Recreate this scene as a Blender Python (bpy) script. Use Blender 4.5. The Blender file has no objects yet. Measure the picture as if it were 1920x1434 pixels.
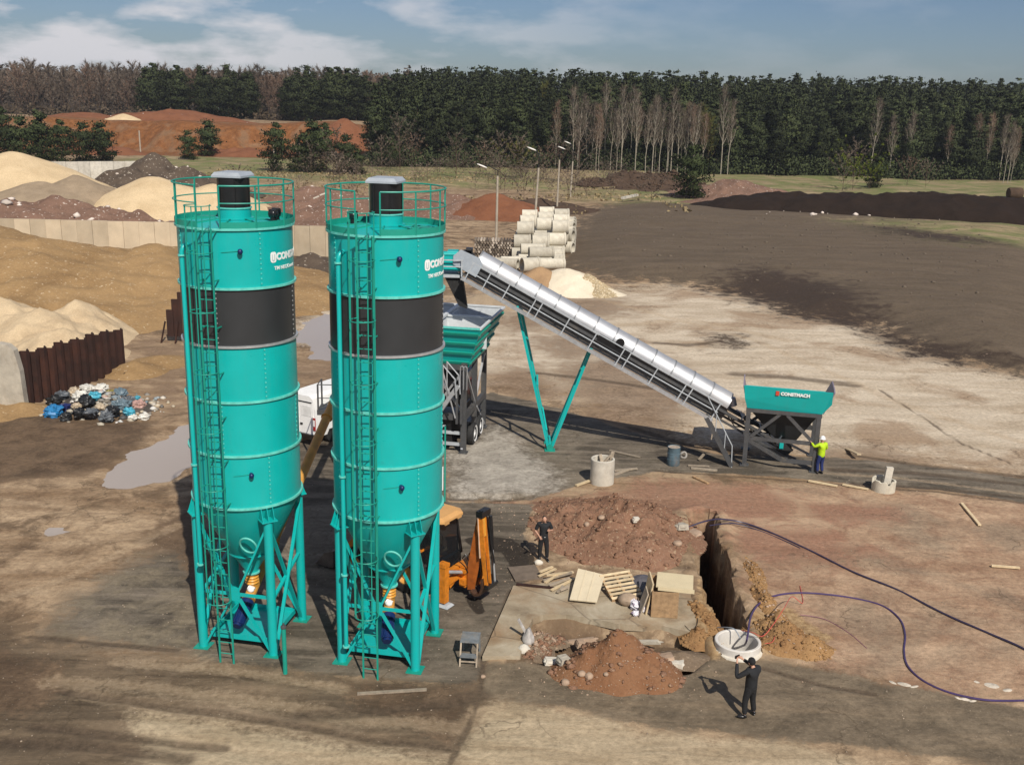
import bpy, bmesh, math, random
import numpy as np
from mathutils import Vector, Matrix, noise as mnoise
R=math.radians; PI=math.pi
random.seed(7); rng=np.random.default_rng(11)
SC=bpy.context.scene; COL=SC.collection
# ------------------------------------------------------------ camera, sky, sun
FPX=1923.7; PITCH=0.2672; ROLL=0.0243; CAMH=16.0
fw=np.array([0,math.cos(PITCH),-math.sin(PITCH)]); r0=np.array([1,0,0.]); u0=np.cross(r0,fw)
rt=r0*math.cos(ROLL)+u0*math.sin(ROLL); up=-r0*math.sin(ROLL)+u0*math.cos(ROLL)
CO=np.array([0,0,CAMH])
cd=bpy.data.cameras.new('camera'); cam=bpy.data.objects.new('camera',cd); COL.objects.link(cam)
cam.matrix_world=Matrix(((rt[0],up[0],-fw[0],0),(rt[1],up[1],-fw[1],0),(rt[2],up[2],-fw[2],CAMH),(0,0,0,1)))
cd.sensor_fit='HORIZONTAL'; cd.sensor_width=36; cd.lens=36*FPX/1920; cd.clip_end=6000; cd.clip_start=.5
SC.camera=cam
def ray(px,py): return fw+rt*(px-960)/FPX+up*(717-py)/FPX
def G(px,py,z=0.0):                       # the point of the ground seen at a photo pixel
    d=ray(px,py); p=CO+d*((z-CAMH)/d[2]); return (float(p[0]),float(p[1]),float(z))
def at(px,py,Y):                          # the point at distance Y seen at a photo pixel
    d=ray(px,py); p=CO+d*(Y/d[1]); return (float(p[0]),float(p[1]),float(p[2]))
SUN_EL=R(43.5); SUN_AZ=math.atan2(.36,-.93)
w=bpy.data.worlds.new('World'); SC.world=w; w.use_nodes=True
nt=w.node_tree; bg=nt.nodes['Background']
sky=nt.nodes.new('ShaderNodeTexSky'); sky.sky_type='NISHITA'; sky.sun_disc=False
sky.sun_elevation=SUN_EL; sky.sun_rotation=SUN_AZ; sky.altitude=200; sky.dust_density=.7; sky.ozone_density=1.4
tc=nt.nodes.new('ShaderNodeTexCoord'); mp=nt.nodes.new('ShaderNodeMapping'); mp.inputs['Scale'].default_value=(9,9,30); mp.inputs['Location'].default_value=(2.3,.4,.62)
nz=nt.nodes.new('ShaderNodeTexNoise'); nz.inputs['Scale'].default_value=1.0; nz.inputs['Detail'].default_value=7; nz.inputs['Roughness'].default_value=.55
rp=nt.nodes.new('ShaderNodeValToRGB'); rp.color_ramp.elements[0].position=.45; rp.color_ramp.elements[1].position=.62
sx=nt.nodes.new('ShaderNodeSeparateXYZ'); mr=nt.nodes.new('ShaderNodeMapRange')
mr.inputs['From Min'].default_value=.15; mr.inputs['From Max'].default_value=-.30; mr.inputs['To Min'].default_value=.1; mr.inputs['To Max'].default_value=1
mu=nt.nodes.new('ShaderNodeMath'); mu.operation='MULTIPLY'
mx=nt.nodes.new('ShaderNodeMix'); mx.data_type='RGBA'
mx.inputs['B'].default_value=(12.5,12.4,13,1)
L=nt.links.new
L(tc.outputs['Generated'],mp.inputs['Vector']); L(mp.outputs[0],nz.inputs['Vector']); L(nz.outputs[0],rp.inputs[0])
L(tc.outputs['Generated'],sx.inputs[0]); L(sx.outputs[0],mr.inputs[0]); L(rp.outputs[0],mu.inputs[0]); L(mr.outputs[0],mu.inputs[1])
tn=nt.nodes.new('ShaderNodeMix'); tn.data_type='RGBA'; tn.blend_type='MULTIPLY'; tn.inputs['Factor'].default_value=1; tn.inputs['B'].default_value=(.78,.90,1.16,1); L(sky.outputs[0],tn.inputs['A'])
L(mu.outputs[0],mx.inputs['Factor']); L(tn.outputs['Result'],mx.inputs['A']); L(mx.outputs['Result'],bg.inputs['Color'])
bg.inputs['Strength'].default_value=.05
sd=bpy.data.lights.new('sun','SUN'); sd.energy=4.6; sd.angle=R(.5); sd.color=(1,.93,.83)
so=bpy.data.objects.new('sun',sd); COL.objects.link(so)
sv=Vector((math.sin(SUN_AZ)*math.cos(SUN_EL),math.cos(SUN_AZ)*math.cos(SUN_EL),math.sin(SUN_EL)))
so.rotation_euler=sv.to_track_quat('Z','Y').to_euler(); so.location=(20,-40,60)
SC.view_settings.view_transform='Standard'; SC.view_settings.look='None'; SC.view_settings.exposure=0.10; SC.view_settings.gamma=1
# ------------------------------------------------------------ numpy noise
def _h(i,j,s):
    n=(i*374761393+j*668265263+s*1274126177)&0xffffffff
    n=((n^(n>>13))*1274126177)&0xffffffff
    return ((n^(n>>16))&0xffff)/65535.0
def vnoise(x,y,s=0):
    x=np.asarray(x,float); y=np.asarray(y,float)
    i=np.floor(x).astype(np.int64); j=np.floor(y).astype(np.int64); u=x-i; v=y-j
    u=u*u*(3-2*u); v=v*v*(3-2*v)
    return (_h(i,j,s)*(1-u)+_h(i+1,j,s)*u)*(1-v)+(_h(i,j+1,s)*(1-u)+_h(i+1,j+1,s)*u)*v
def fbm(x,y,o=4,s=0):
    t=0;a=.5;k=1.0
    for q in range(o): t=t+a*vnoise(x*k,y*k,s+q); a*=.5; k*=2.03
    return t/(1-.5**o)
def sstep(a,b,x):
    t=np.clip((x-a)/(b-a),0,1); return t*t*(3-2*t)
# ------------------------------------------------------------ materials
class NT:
    def __init__(s,name):
        s.m=bpy.data.materials.new(name); s.m.use_nodes=True; s.t=s.m.node_tree; s.b=s.t.nodes['Principled BSDF']
    def n(s,ty,**k):
        o=s.t.nodes.new(ty)
        for a,b in k.items(): setattr(o,a,b)
        return o
    def link(s,a,b): s.t.links.new(a,b)
    def coords(s,kind='Object',scale=(1,1,1),rot=(0,0,0)):
        a=s.n('ShaderNodeTexCoord'); m=s.n('ShaderNodeMapping'); s.link(a.outputs[kind],m.inputs[0])
        m.inputs['Scale'].default_value=scale; m.inputs['Rotation'].default_value=rot; return m.outputs[0]
    def noise(s,scale,detail=4,rough=.55,vec=None,dist=0):
        o=s.n('ShaderNodeTexNoise'); o.inputs['Scale'].default_value=scale; o.inputs['Detail'].default_value=detail; o.inputs['Roughness'].default_value=rough; o.inputs['Distortion'].default_value=dist
        if vec is not None: s.link(vec,o.inputs['Vector'])
        return o.outputs[0]
    def ramp(s,fac,stops):
        o=s.n('ShaderNodeValToRGB'); e=o.color_ramp.elements
        while len(e)<len(stops): e.new(.5)
        for q,(p,c) in zip(e,stops): q.position=p; q.color=(c,c,c,1) if isinstance(c,(int,float)) else (*c,1)
        s.link(fac,o.inputs[0]); return o.outputs[0]
    def mix(s,f,a,b,mode='MIX'):
        o=s.n('ShaderNodeMix',data_type='RGBA',blend_type=mode)
        for v,k in ((f,'Factor'),(a,'A'),(b,'B')):
            i=o.inputs[k]
            if isinstance(v,(int,float)): i.default_value=v
            elif isinstance(v,tuple): i.default_value=(*v,1)
            else: s.link(v,i)
        return o.outputs['Result']
    def math(s,op,a,b=0.0,clamp=False):
        o=s.n('ShaderNodeMath',operation=op,use_clamp=clamp)
        for v,i in ((a,0),(b,1)):
            if isinstance(v,(int,float)): o.inputs[i].default_value=v
            else: s.link(v,o.inputs[i])
        return o.outputs[0]
    def attr(s,name):
        o=s.n('ShaderNodeAttribute',attribute_name=name); return o.outputs['Fac']
    def bump(s,h,strength,dist=.05):
        o=s.n('ShaderNodeBump'); o.inputs['Strength'].default_value=strength; o.inputs['Distance'].default_value=dist
        s.link(h,o.inputs['Height']); s.link(o.outputs[0],s.b.inputs['Normal'])
    def color(s,c):
        if isinstance(c,tuple): s.b.inputs['Base Color'].default_value=(*c,1)
        else: s.link(c,s.b.inputs['Base Color'])
    def set(s,rough=.6,metal=0.0,spec=.5):
        if isinstance(rough,(int,float)): s.b.inputs['Roughness'].default_value=rough
        else: s.link(rough,s.b.inputs['Roughness'])
        s.b.inputs['Metallic'].default_value=metal; s.b.inputs['Specular IOR Level'].default_value=spec
MATS={}
def pbr(name,c,rough=.6,metal=0,var=.18,scale=3.0,bump=0.0,bscale=20,spec=.5,dirt=None,rnd=0):
    if name in MATS: return MATS[name]
    t=NT(name); v=t.coords('Object')
    n=t.noise(scale,5,.6,v)
    lo=tuple(x*(1-var) for x in c); hi=tuple(min(1,x*(1+var)) for x in c)
    col=t.ramp(n,[(.3,lo),(.7,hi)])
    if dirt:
        d=t.ramp(t.noise(scale*.45,6,.7,t.coords('Object',(1,1,.5))),[(.52,0.0),(.72,dirt[1])])
        col=t.mix(d,col,dirt[0])
    if rnd:
        o=t.n('ShaderNodeObjectInfo'); k=t.n('ShaderNodeHueSaturation'); t.link(col,k.inputs['Color'])
        t.link(t.math('ADD',t.math('MULTIPLY',o.outputs['Random'],2*rnd),1-rnd),k.inputs['Value']); col=k.outputs[0]
    t.color(col); t.set(rough,metal,spec)
    if bump: t.bump(t.noise(bscale,5,.65,v),bump)
    MATS[name]=t.m; return t.m
def tealpaint():
    t=NT('teal_paint'); v=t.coords('Object'); st=t.coords('Object',(5,5,.35))
    c=t.ramp(t.noise(1.1,5,.6,v),[(.3,(.002,.36,.34)),(.7,(.003,.405,.385))])
    c=t.mix(t.ramp(t.noise(1.0,6,.7,st),[(.5,0.0),(.75,.28)]),c,(.05,.33,.30)); c=t.mix(t.ramp(t.noise(2.2,7,.75,v),[(.6,0.0),(.75,.35)]),c,(.02,.20,.17))
    t.color(c); t.set(t.ramp(t.noise(3,4,.6,v),[(.3,.26),(.7,.46)])); t.bump(t.noise(1.6,2,.5,v),.10,.05); return t.m
TEAL=tealpaint()
TEALD=pbr('teal_paint_rail',(.008,.27,.20),.45,0,.1,4)
TEALEDGE=pbr('teal_flange',(.12,.52,.45),.4,0,.2,6)  # paler teal: the bright edge highlight of the flanges painted in
BLACKB=pbr('black_band',(.029,.031,.033),.42,0,.1,2)
BLACK=pbr('black_gloss',(.012,.012,.013),.3,0,.2,6)
RUBBER=pbr('rubber',(.018,.018,.018),.75,0,.3,8)
DGREY=pbr('dark_grey_steel',(.065,.066,.068),.5,0,.2,4,dirt=((.2,.17,.13),.35))
GALV=pbr('galvanised_steel',(.5,.51,.52),.42,.55,.15,5)
ALU=pbr('ribbed_aluminium',(.50,.51,.525),.5,.6,.12,1.3,rnd=.08,dirt=((.40,.36,.30),.3))
SEAM=pbr('cover_band',(.23,.24,.25),.5,.4,.1,3)
LGREY=pbr('light_grey_steel',(.42,.45,.47),.5,.1,.12,4)
SLATE=pbr('grey_cap',(.36,.4,.44),.5,.1,.1,4)
YELL=pbr('yellow_paint',(.62,.29,.04),.42,0,.12,3)
OCHRE=pbr('ochre_paint',(.55,.27,.05),.5,0,.15,3,dirt=((.2,.13,.07),.5))
ORANGE=pbr('orange_paint',(.60,.20,.018),.4,0,.25,6,dirt=((.09,.04,.015),.65))
BLUE=pbr('blue_motor',(.004,.018,.09),.4,0,.15,5)
WHITE=pbr('white_paint',(.8,.8,.78),.35,0,.06,3,dirt=((.5,.45,.38),.25))
RED=pbr('red_paint',(.6,.03,.015),.4,0,.15,5)
REDL=pbr('red_lamp',(.3,.01,.01),.15,0,.1,9)
GLASS=pbr('dark_glass',(.012,.014,.016),.08,0,.1,3)
CONC=pbr('concrete',(.40,.36,.29),.9,0,.22,1.6,.35,9,dirt=((.2,.15,.1),.6))
CONCL=pbr('pale_concrete',(.55,.51,.43),.85,0,.15,2.5,.25,14,dirt=((.33,.27,.19),.45),rnd=.12)
CONCP=pbr('pipe_concrete',(.50,.46,.37),.9,0,.14,2.0,.2,9,dirt=((.25,.2,.14),.5),rnd=.2)
WOOD=pbr('pale_wood',(.56,.44,.27),.75,0,.18,5,.2,18,rnd=.18)
WOODB=pbr('brown_wood',(.36,.23,.12),.75,0,.3,6,.2,18,rnd=.2)
WOODG=pbr('weathered_wood',(.33,.27,.2),.85,0,.25,6,.2,18,rnd=.25)
RUST=pbr('rusty_steel',(.028,.009,.005),.85,0,.45,1.2,.3,12,dirt=((.11,.033,.015),.4))
POSTM=pbr('lamp_pole',(.36,.31,.24),.8,0,.2,2)
CLOTHB=pbr('black_cloth',(.011,.012,.014),.85,0,.25,9,.2,40)
CLOTHD=pbr('charcoal_cloth',(.009,.009,.01),.9,0,.25,9)
HIVIS=pbr('hivis_yellow',(.42,.62,.01),.7,0,.12,9)
NAVY=pbr('navy_cloth',(.012,.024,.11),.85,0,.2,9)
BLUEC=pbr('blue_cloth',(.02,.06,.42),.8,0,.2,9)
SKIN=pbr('skin',(.5,.28,.19),.55,0,.08,8)
HAIR=pbr('dark_hair',(.03,.02,.014),.7,0,.2,20)
def soil(name,c,c2,scale=1.2,bump=.6,bscale=5,spk=None,st=(.6,.75)):
    t=NT(name); v=t.coords('Object')
    n=t.noise(scale,8,.62,v,.4); f=t.noise(bscale*3,4,.7,v)
    col=t.ramp(n,[(.3,c2),(.55,c),(.75,tuple(min(1,x*1.18) for x in c))])
    col=t.mix(.35,col,t.ramp(f,[(.3,tuple(x*.55 for x in c)),(.7,tuple(min(1,x*1.35) for x in c))]))
    if spk:
        s=t.ramp(t.noise(bscale*2.2,3,.5,v),[(st[0],0.0),(st[1],1.0)]); col=t.mix(s,col,spk)
    t.color(col); t.set(.95,0,.15)
    h=t.math('ADD',t.noise(bscale,8,.7,v),t.math('MULTIPLY',f,.4)); t.bump(h,bump,.12)
    return t.m
def leafmat(name,a,b,rnd=.25,trans=0):
    t=NT(name); g=t.n('ShaderNodeNewGeometry'); n=t.noise(.7,3,.6,g.outputs['Position'])
    col=t.ramp(n,[(.3,a),(.7,b)]); o=t.n('ShaderNodeObjectInfo'); h=t.n('ShaderNodeHueSaturation'); t.link(col,h.inputs['Color'])
    t.link(t.math('ADD',t.math('MULTIPLY',o.outputs['Random'],2*rnd),1-rnd),h.inputs['Value']); t.color(h.outputs[0]); t.set(.8,0,.2); return t.m
PINE=leafmat('pine_needles',(.016,.024,.010),(.055,.066,.024),.4)
PINEM=leafmat('young_pine_needles',(.02,.032,.012),(.06,.075,.025),.25)
TWIG=leafmat('bare_twigs',(.085,.066,.05),(.19,.15,.115),.3)
TWIGR=leafmat('reddish_twigs',(.14,.09,.065),(.22,.145,.10),.2)
BUDS=leafmat('greening_twigs',(.07,.07,.015),(.14,.13,.03),.2)
LIME=leafmat('lime_leaves',(.07,.09,.008),(.14,.17,.02),.2)
BARK=pbr('pine_bark',(.09,.055,.035),.9,0,.3,3)
BIRCH=pbr('birch_bark',(.30,.265,.205),.8,0,.35,2.5)
DRY=leafmat('dry_grass_blades',(.2,.15,.075),(.36,.28,.15),.1)
# ------------------------------------------------------------ mesh builder
class MB:
    def __init__(s): s.v=[]; s.f=[]
    def add(s,V,F):
        o=len(s.v); s.v.extend([tuple(map(float,p)) for p in V]); s.f.extend([tuple(i+o for i in q) for q in F]); return s
    def box(s,c,d,rot=None,taper=1.0):
        x,y,z=d[0]/2,d[1]/2,d[2]/2; k=taper
        V=[Vector(p) for p in ((-x,-y,-z),(x,-y,-z),(x,y,-z),(-x,y,-z),(-x*k,-y*k,z),(x*k,-y*k,z),(x*k,y*k,z),(-x*k,y*k,z))]
        if rot is not None: V=[rot@p for p in V]
        c=Vector(c); return s.add([p+c for p in V],[(0,3,2,1),(4,5,6,7),(0,1,5,4),(1,2,6,5),(2,3,7,6),(3,0,4,7)])
    def bar(s,p,q,w,h=None,upv=(0,0,1)):
        h=h or w; p=Vector(p); q=Vector(q); d=(q-p).normalized(); a=Vector(upv)
        if abs(d.dot(a))>.98: a=Vector((0,1,0))
        x=d.cross(a).normalized(); y=x.cross(d).normalized(); V=[]
        for e in (p,q):
            for i,j in ((-1,-1),(1,-1),(1,1),(-1,1)): V.append(e+x*i*w/2+y*j*h/2)
        return s.add(V,[(3,2,1,0),(4,5,6,7),(0,1,5,4),(1,2,6,5),(2,3,7,6),(3,0,4,7)])
    def tube(s,pts,r,n=8,closed=False,caps=True):
        P=[Vector(p) for p in pts]; m=len(P); rr=r if isinstance(r,(list,tuple)) else [r]*m; V=[];F=[]; x=None
        for i in range(m):
            if closed: d=P[(i+1)%m]-P[i-1]
            else: d=P[min(i+1,m-1)]-P[max(i-1,0)]
            d.normalize()
            if x is None: x=d.orthogonal().normalized()
            else: x=(x-d*x.dot(d)).normalized()
            y=d.cross(x)
            for k in range(n): V.append(P[i]+(x*math.cos(2*PI*k/n)+y*math.sin(2*PI*k/n))*rr[i])
        for i in range(m if closed else m-1):
            a=i*n; b=((i+1)%m)*n
            for k in range(n): F.append((a+k,a+(k+1)%n,b+(k+1)%n,b+k))
        if not closed and caps: F+= [tuple(range(n-1,-1,-1)),tuple((m-1)*n+k for k in range(n))]
        return s.add(V,F)
    def lathe(s,prof,n=32,c=(0,0,0),a0=0,a1=2*PI):
        full=abs(a1-a0-2*PI)<1e-6; m=n if full else n+1; V=[];F=[]
        for r,z in prof:
            for k in range(m):
                a=a0+(a1-a0)*k/n; V.append((c[0]+r*math.cos(a),c[1]+r*math.sin(a),c[2]+z))
        for i in range(len(prof)-1):
            for k in range(n):
                k2=(k+1)%m if full else k+1; F.append((i*m+k,i*m+k2,(i+1)*m+k2,(i+1)*m+k))
        return s.add(V,F)
    def prism(s,poly,thick,mat):            # 2-D outline in the plane of mat (4x4), extruded along its z
        n=len(poly); V=[mat@Vector((x,y,-thick/2)) for x,y in poly]+[mat@Vector((x,y,thick/2)) for x,y in poly]
        return s.add(V,[tuple(range(n-1,-1,-1)),tuple(range(n,2*n))]+[(i,(i+1)%n,n+(i+1)%n,n+i) for i in range(n)])
    def blob(s,c,d,seed=0,rough=.15,nu=12,nv=8,rot=None,crumple=0):
        V=[];F=[]; q=random.Random(seed); ph=[q.uniform(0,6) for _ in range(6)]
        for j in range(nv+1):
            t=PI*j/nv
            for i in range(nu):
                a=2*PI*i/nu; p=Vector((math.sin(t)*math.cos(a),math.sin(t)*math.sin(a),math.cos(t)))
                k=1+rough*(math.sin(3*p.x+ph[0])+math.sin(4*p.y+ph[1])+math.sin(3.5*p.z+ph[2])+.6*math.sin(7*p.x+5*p.y+ph[3])+.6*math.sin(8*p.z-6*p.y+ph[4]))/2
                if crumple: k+=crumple*(mnoise.turbulence(p*2.6+Vector((seed*3.7,seed,0)),3,True)-.55)
                p=Vector((p.x*k*d[0],p.y*k*d[1],p.z*k*d[2]))
                if rot is not None: p=rot@p
                V.append(p+Vector(c))
        for j in range(nv):
            for i in range(nu): F.append((j*nu+i,(j+1)*nu+i,(j+1)*nu+(i+1)%nu,j*nu+(i+1)%nu))
        return s.add(V,F)
    def build(s,name,mat,parent=None,smooth=True,ang=40):
        me=bpy.data.meshes.new(name); me.from_pydata(s.v,[],s.f); me.update(); me.materials.append(mat)
        if smooth:
            me.shade_smooth(); me.set_sharp_from_angle(angle=R(ang))
        o=bpy.data.objects.new(name,me); COL.objects.link(o)
        if parent is not None: o.parent=parent
        return o
def npmesh(name,V,F4,mat,parent=None,smooth=False,tri=False):
    k=3 if tri else 4; V=np.asarray(V,np.float32); F=np.asarray(F4,np.int32)
    me=bpy.data.meshes.new(name); me.vertices.add(len(V)); me.vertices.foreach_set('co',V.ravel())
    me.loops.add(F.size); me.loops.foreach_set('vertex_index',F.ravel()); me.polygons.add(len(F))
    me.polygons.foreach_set('loop_start',np.arange(len(F),dtype=np.int32)*k); me.polygons.foreach_set('loop_total',np.full(len(F),k,np.int32))
    me.update(calc_edges=True); me.validate(); me.materials.append(mat)
    if smooth: me.shade_smooth()
    o=bpy.data.objects.new(name,me); COL.objects.link(o)
    if parent is not None: o.parent=parent
    return o
def tag(o,label=None,cat=None,group=None,kind=None):
    for k,v in (('label',label),('category',cat),('group',group),('kind',kind)):
        if v: o[k]=v
    return o
def thing(name,label,cat,loc=(0,0,0),rz=0,group=None):
    o=bpy.data.objects.new(name,None); COL.objects.link(o); o.location=loc; o.rotation_euler=(0,0,rz); o.empty_display_size=.3
    return tag(o,label,cat,group)
def children(o): return [c for c in COL.objects if c.parent==o]
def copy_tree(o,loc,rz=0,label=None,scale=None,group=None):
    c=o.copy(); COL.objects.link(c); c.location=loc; c.rotation_euler=(0,0,rz)
    if scale: c.scale=(scale,scale,scale)
    if label: c['label']=label
    if group: c['group']=group
    for ch in o.children:
        k=ch.copy(); COL.objects.link(k); k.parent=c
        for g in ch.children: h=g.copy(); COL.objects.link(h); h.parent=k
    return c
# ------------------------------------------------------------ the ground sheet
def grow(a,b,base,k,ref):
    out=[a]
    while out[-1]<b: out.append(out[-1]+max(base,k*abs(out[-1]-ref)))
    return out
xs=np.array([-x for x in grow(13,1500,.13,.013,2)][::-1]+list(np.arange(-12.87,22,.13))+grow(22,1500,.13,.013,6))
ys=np.array([-60,-30,-10,0,6,10,13,16,18,19.5,20.5,21,21.4,21.7]+list(np.arange(21.9,46,.12))+grow(46,2600,.12,.006,22))
X,Y=np.meshgrid(xs,ys); X=X.ravel(); Y=Y.ravel()
X=X+(np.interp(Y,[26,29.06,31.6,34.2,36.6,38.3,41],[7.2,7.2,7.27,7.52,7.66,7.83,7.83])-7.5)*np.clip(1-np.abs(X-7.5)/4,0,1)
def sdist(poly,x,y):                         # signed distance, positive inside
    P=np.array(poly); n=len(P); d=np.full(x.shape,1e9); ins=np.zeros(x.shape,bool)
    for i in range(n):
        a=P[i]; b=P[(i+1)%n]; e=b-a; t=np.clip(((x-a[0])*e[0]+(y-a[1])*e[1])/(e@e+1e-12),0,1)
        d=np.minimum(d,np.hypot(x-a[0]-t*e[0],y-a[1]-t*e[1]))
        c=(a[1]>y)!=(b[1]>y); xi=a[0]+(y-a[1])*e[0]/(e[1] if e[1] else 1e-12); ins^=c&(x<xi)
    return np.where(ins,d,-d)
def zone(polys,soft):
    out=np.zeros(X.shape)
    for pp in polys:
        P=[G(*q)[:2] for q in pp]; A=np.array(P); m=soft*3
        k=(X>A[:,0].min()-m)&(X<A[:,0].max()+m)&(Y>A[:,1].min()-m)&(Y<A[:,1].max()+m)
        s=soft*(1+np.maximum(0,Y[k]-40)/60)
        out[k]=np.maximum(out[k],np.clip(.5+.5*sdist(P,X[k],Y[k])/s,0,1))
    return out
def pdist(pts,x,y):
    d=np.full(x.shape,1e9); tt=np.zeros(x.shape); n=len(pts)-1
    for i in range(n):
        a=np.array(pts[i]); e=np.array(pts[i+1])-a; t=np.clip(((x-a[0])*e[0]+(y-a[1])*e[1])/(e@e),0,1)
        q=np.hypot(x-a[0]-t*e[0],y-a[1]-t*e[1]); k=q<d; d=np.where(k,q,d); tt=np.where(k,(i+t)/n,tt)
    return d,tt
TR=[G(*p)[:2] for p in ((1318,968),(1322,1000),(1334,1050),(1348,1110),(1362,1165),(1372,1196))]
PUD=[[(178,921),(215,870),(290,825),(352,790),(420,800),(400,850),(330,895),(240,918)],[(560,640),(575,605),(610,590),(680,592),(690,640),(640,668),(590,672)],[(70,1000),(95,990),(140,990),(130,1003),(80,1008)]]
def hill(x,y):
    fb=fbm(x*.03,y*.03,3,5)
    pl=(6.6+2.4*fbm(x*.05,y*.02,3,15))*sstep(0,15,y-290-34*(fbm(x*.045,y*.03,4,25)-.5)-10*(fb-.5))+np.clip(y-420,0,300)*.02
    rh=np.clip(y-263,0,112)*.112
    wv=sstep(-52,-34,x); return pl*(1-wv)+rh*wv
def gheight(x,y):
    z=(fbm(x*.9,y*.9,4,1)-.5)*.07+(fbm(x*.12,y*.12,3,2)-.5)*.12*sstep(42,60,y)+hill(x,y)
    z=z+(fbm(x*.07,y*.07,4,9)-.5)*1.6*sstep(130,210,y)*(1-sstep(255,300,y))
    return z
Z=gheight(X,Y)
zf=zone([[(1040,470),(1075,420),(1100,392),(1200,378),(1390,392),(1600,405),(1990,428),(1990,720),(1800,680),(1700,650),(1640,610),(1560,595),(1480,590),(1420,555),(1350,545),(1250,530),(1160,528),(1080,510),(1035,500)]],4)
Z+=.9*sstep(.45,.95,zf)*(1+.6*(fbm(X*.15,Y*.15,4,31)-.5))
kk=(np.abs(X-7.5)<5)&(np.abs(Y-34)<9)
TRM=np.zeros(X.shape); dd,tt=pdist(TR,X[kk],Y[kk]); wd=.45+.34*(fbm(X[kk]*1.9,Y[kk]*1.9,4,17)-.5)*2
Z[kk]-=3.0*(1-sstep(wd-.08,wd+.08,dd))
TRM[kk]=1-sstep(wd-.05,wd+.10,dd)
Z[kk]+=.16*np.exp(-((dd-wd-.35)/.3)**2)*(.5+fbm(X[kk]*2,Y[kk]*2,3,4))*(dd>wd)
zp=zone(PUD,1.1); Z-=.13*sstep(.38,.72,zp+(fbm(X*.8,Y*.8,4,23)-.5)*.8*(zp>0.02))
MHX,MHY=G(1390,1236)[0],G(1390,1236)[1]+.62; Z-=1.3*(1-sstep(.60,.66,np.hypot(X-MHX,Y-MHY)))
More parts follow.
